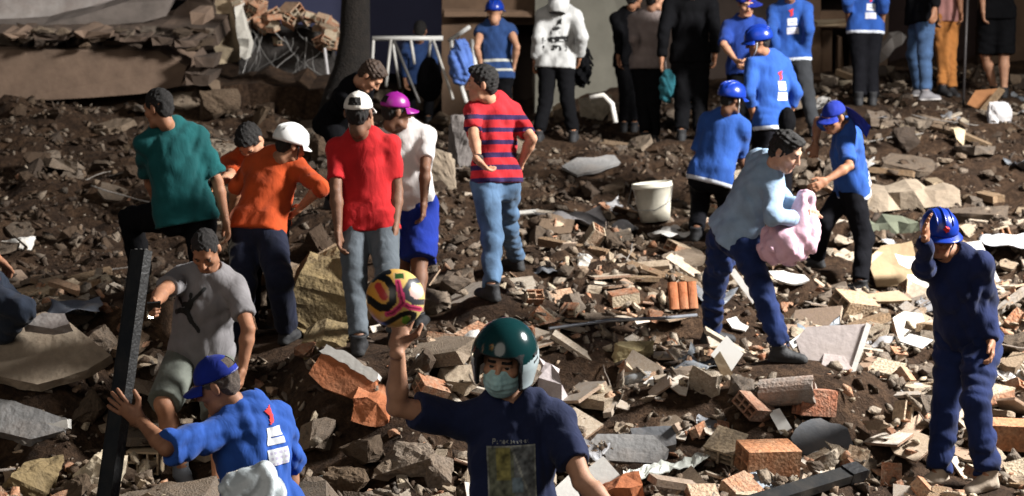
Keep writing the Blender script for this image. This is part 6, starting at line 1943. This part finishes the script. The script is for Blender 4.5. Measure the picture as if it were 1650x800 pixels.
# emblem on the grey T-shirt: a leaping figure, arm up, legs spread
def in_poly(x, y, pl):
    c = False; j = len(pl) - 1
    for i in range(len(pl)):
        if (pl[i][1] > y) != (pl[j][1] > y) and x < (pl[j][0]-pl[i][0])*(y-pl[i][1])/(pl[j][1]-pl[i][1]) + pl[i][0]: c = not c
        j = i
    return c
def seg_d(x, y, a, b_):
    p = np.array([x, y]); a = np.array(a); ab = np.array(b_) - a; t_ = np.clip((p - a) @ ab/(ab @ ab), 0, 1); return np.linalg.norm(p - a - ab*t_)
def leap(a, b_):
    for p, q, w in (((.62, .68), (.93, .97), .045), ((.58, .62), (.30, .52), .05), ((.30, .52), (.12, .60), .035), ((.55, .6), (.46, .42), .10), ((.46, .42), (.66, .24), .07), ((.66, .24), (.95, .06), .055), ((.44, .42), (.22, .36), .065), ((.22, .36), (.05, .26), .05)):
        if seg_d(a, b_, p, q) < w: return 0
    if (a-.52)**2 + (b_-.76)**2 < .004: return 0
    return None
J = P3['J']
decal(P3, 'emblem', J['pel'] + J['u']*.36 - J['b']*.2 - J['l']*.075, J['l'], J['u'], .19, .28, 52, 66, leap, [black_ink])

# picture on the navy T-shirt
J = P1['J']
r5 = np.random.RandomState(5)
def pic(a, b_):
    n = float(vnoise(np.array([a*9.]), np.array([b_*11.]))[0]) + .6*float(vnoise(np.array([a*23.]), np.array([b_*27.]))[0])
    base = np.array((.115, .125, .085)) if a < .55 else np.array((.13, .14, .14))
    if .2 < a < .5 and b_ > .45: base = np.array((.22, .20, .06))
    if .5 < a < .75 and .25 < b_ < .5: base = np.array((.14, .19, .22))
    ln = abs((a - .5) - (1 - b_)*.45)
    if ln < .022 or a < .03 or b_ < .03 or a > .97 or b_ > .97: base = np.array((.26, .27, .24))
    return tuple(np.clip(base*(1 + 1.3*n), .01, .5))
pc = J['pel'] + J['u']*.27 - J['b']*.2
cpx = proj(J['pel'] + J['u']*.27)
decal(P1, 'picture_print', pc + J['l']*.01, J['l'], J['u'], .20, .26, 44, 56, lambda a, b_: 0, [vcol('shirt_print', .8)], color=pic)
def title(a, b_):
    # a capital P, then lettering too worn to read
    if a < .09:
        x = a/.09
        return 0 if x < .3 or (b_ > .82 and x < .85) or (.42 < b_ < .58 and x < .85) or (x > .68 and .5 < b_ < .9) else None
    if a < .12 or (.62 < a < .66): return None
    n = float(vnoise(np.array([a*46.]), np.array([b_*2.6 + 4]))[0]); top_ = .62 + .3*float(vnoise(np.array([a*22. + 9]), np.array([1.5]))[0])
    return 0 if n > -.06 and b_ < top_ and (int(a*31) % 3 != 2 or .3 < b_ < .45) else None
decal(P1, 'lettering', pc + J['u']*.148 + J['l']*.01, J['l'], J['u'], .15, .022, 90, 10, title, [plain('ink_grey', (.24, .25, .24), .8, bump=0)])

# dark print on the white hoodie
J = P19['J']
def hood_print(a, b_):
    n = float(vnoise(np.array([a*7.]), np.array([b_*9.]))[0]) + .5*float(vnoise(np.array([a*19. + 5]), np.array([b_*21.]))[0])
    if abs(b_ - .34 - .12*(a-.5)) < .09: return 0 if n > -.12 else None
    if b_ > .5: return 0 if abs(a - .5 - .1*(b_-.7)) < .2 and n > .08 else None
    return 0 if b_ < .16 and n > .1 else None
decal(P19, 'back_print', J['pel'] + J['u']*.30, -J['l'], J['u'], .26, .34, 28, 36, hood_print, [black_ink])
# emblems on helmets and cap
for P, q in ((P11, (0, -.126, .075)), (P14, (0, -.1, .08))):
    g = P['out']['gear'].get('helmet') or P['out']['gear'].get('cap')
    mb = MB(); n = 10
    V = P['out']['put'](np.array([[.018*math.cos(2*math.pi*k/n)*(1 if k % 2 else .6), q[1] - .006, q[2] + .018*math.sin(2*math.pi*k/n)*(1 if k % 2 else .6)] for k in range(n)] + [[.018*math.cos(2*math.pi*k/n)*(1 if k % 2 else .6), q[1] + .03, q[2] + .018*math.sin(2*math.pi*k/n)*(1 if k % 2 else .6)] for k in range(n)]))
    mb.add(V.tolist(), [tuple(range(n))] + [(k, n+k, n+(k+1) % n, (k+1) % n) for k in range(n)]); mb.build('emblem', red_ink, g)
# mark on the side of the teal helmet
g = P1['out']['gear']['moto']
def hp_(th, z, r=1.035): return [.127*r*math.cos(th)*math.sqrt(max(0, 1-((z-.028)/.142)**2)), .004 - .148*r*math.sin(th)*math.sqrt(max(0, 1-((z-.028)/.142)**2)), z]
mb = MB(); pth = [(.75, .055), (.55, .06), (.52, .035), (.72, .03), (.76, .0), (.55, -.01)]
mb.tube(P1['out']['put'](np.array([hp_(a - .45, z - .005) for a, z in pth])), .007, 6); mb.build('emblem', black_ink, g)

# neck flap of the blue cap, flying to the side
def flap():
    J = P10['J']; o = P10['out']; V = []; F = []; nx, ny = 7, 10
    s = float(proj(J['head'])[2])
    A = [at(1362, 172, s), at(1372, 200, s - 2)]; B = [at(1404, 206, s + 3), at(1396, 224, s + 1)]
    for layer in (0, 1):
        for i in range(ny):
            t_ = i/(ny-1)
            for j in range(nx):
                k = j/(nx-1); p = (A[0]*(1-k) + A[1]*k)*(1-t_) + (B[0]*(1-k) + B[1]*k)*t_
                V.append(p + np.array([0, .02*math.sin(t_*7 + k*3) + layer*.008, .025*math.sin(t_*math.pi) + .008*math.sin(k*9)]) - o['base'])
    n = nx*ny
    for i in range(ny-1):
        for j in range(nx-1):
            q = (i*nx+j, i*nx+j+1, (i+1)*nx+j+1, (i+1)*nx+j); F += [q, tuple(x+n for x in q[::-1])]
        for j in (0, nx-1): F.append((i*nx+j, (i+1)*nx+j, (i+1)*nx+j+n, i*nx+j+n))
    for j in range(nx-1):
        for i in (0, ny-1): F.append((i*nx+j, i*nx+j+1, i*nx+j+1+n, i*nx+j+n))
    link('neck_flap', mesh('neck_flap', V, F, True), o['gear']['cap'], cap_blue)
flap()
# wrist watch of the striped polo man
a_, b_ = P8['J']['lel'], P8['J']['lwr']; c0 = b_*.92 + a_*.08 - P8['out']['base']; d_ = nrm(b_ - a_)
MB().tube([c0 - d_*.014, c0 + d_*.014], .038, 14).build('watch', strap_black, P8['out']['root'], True)
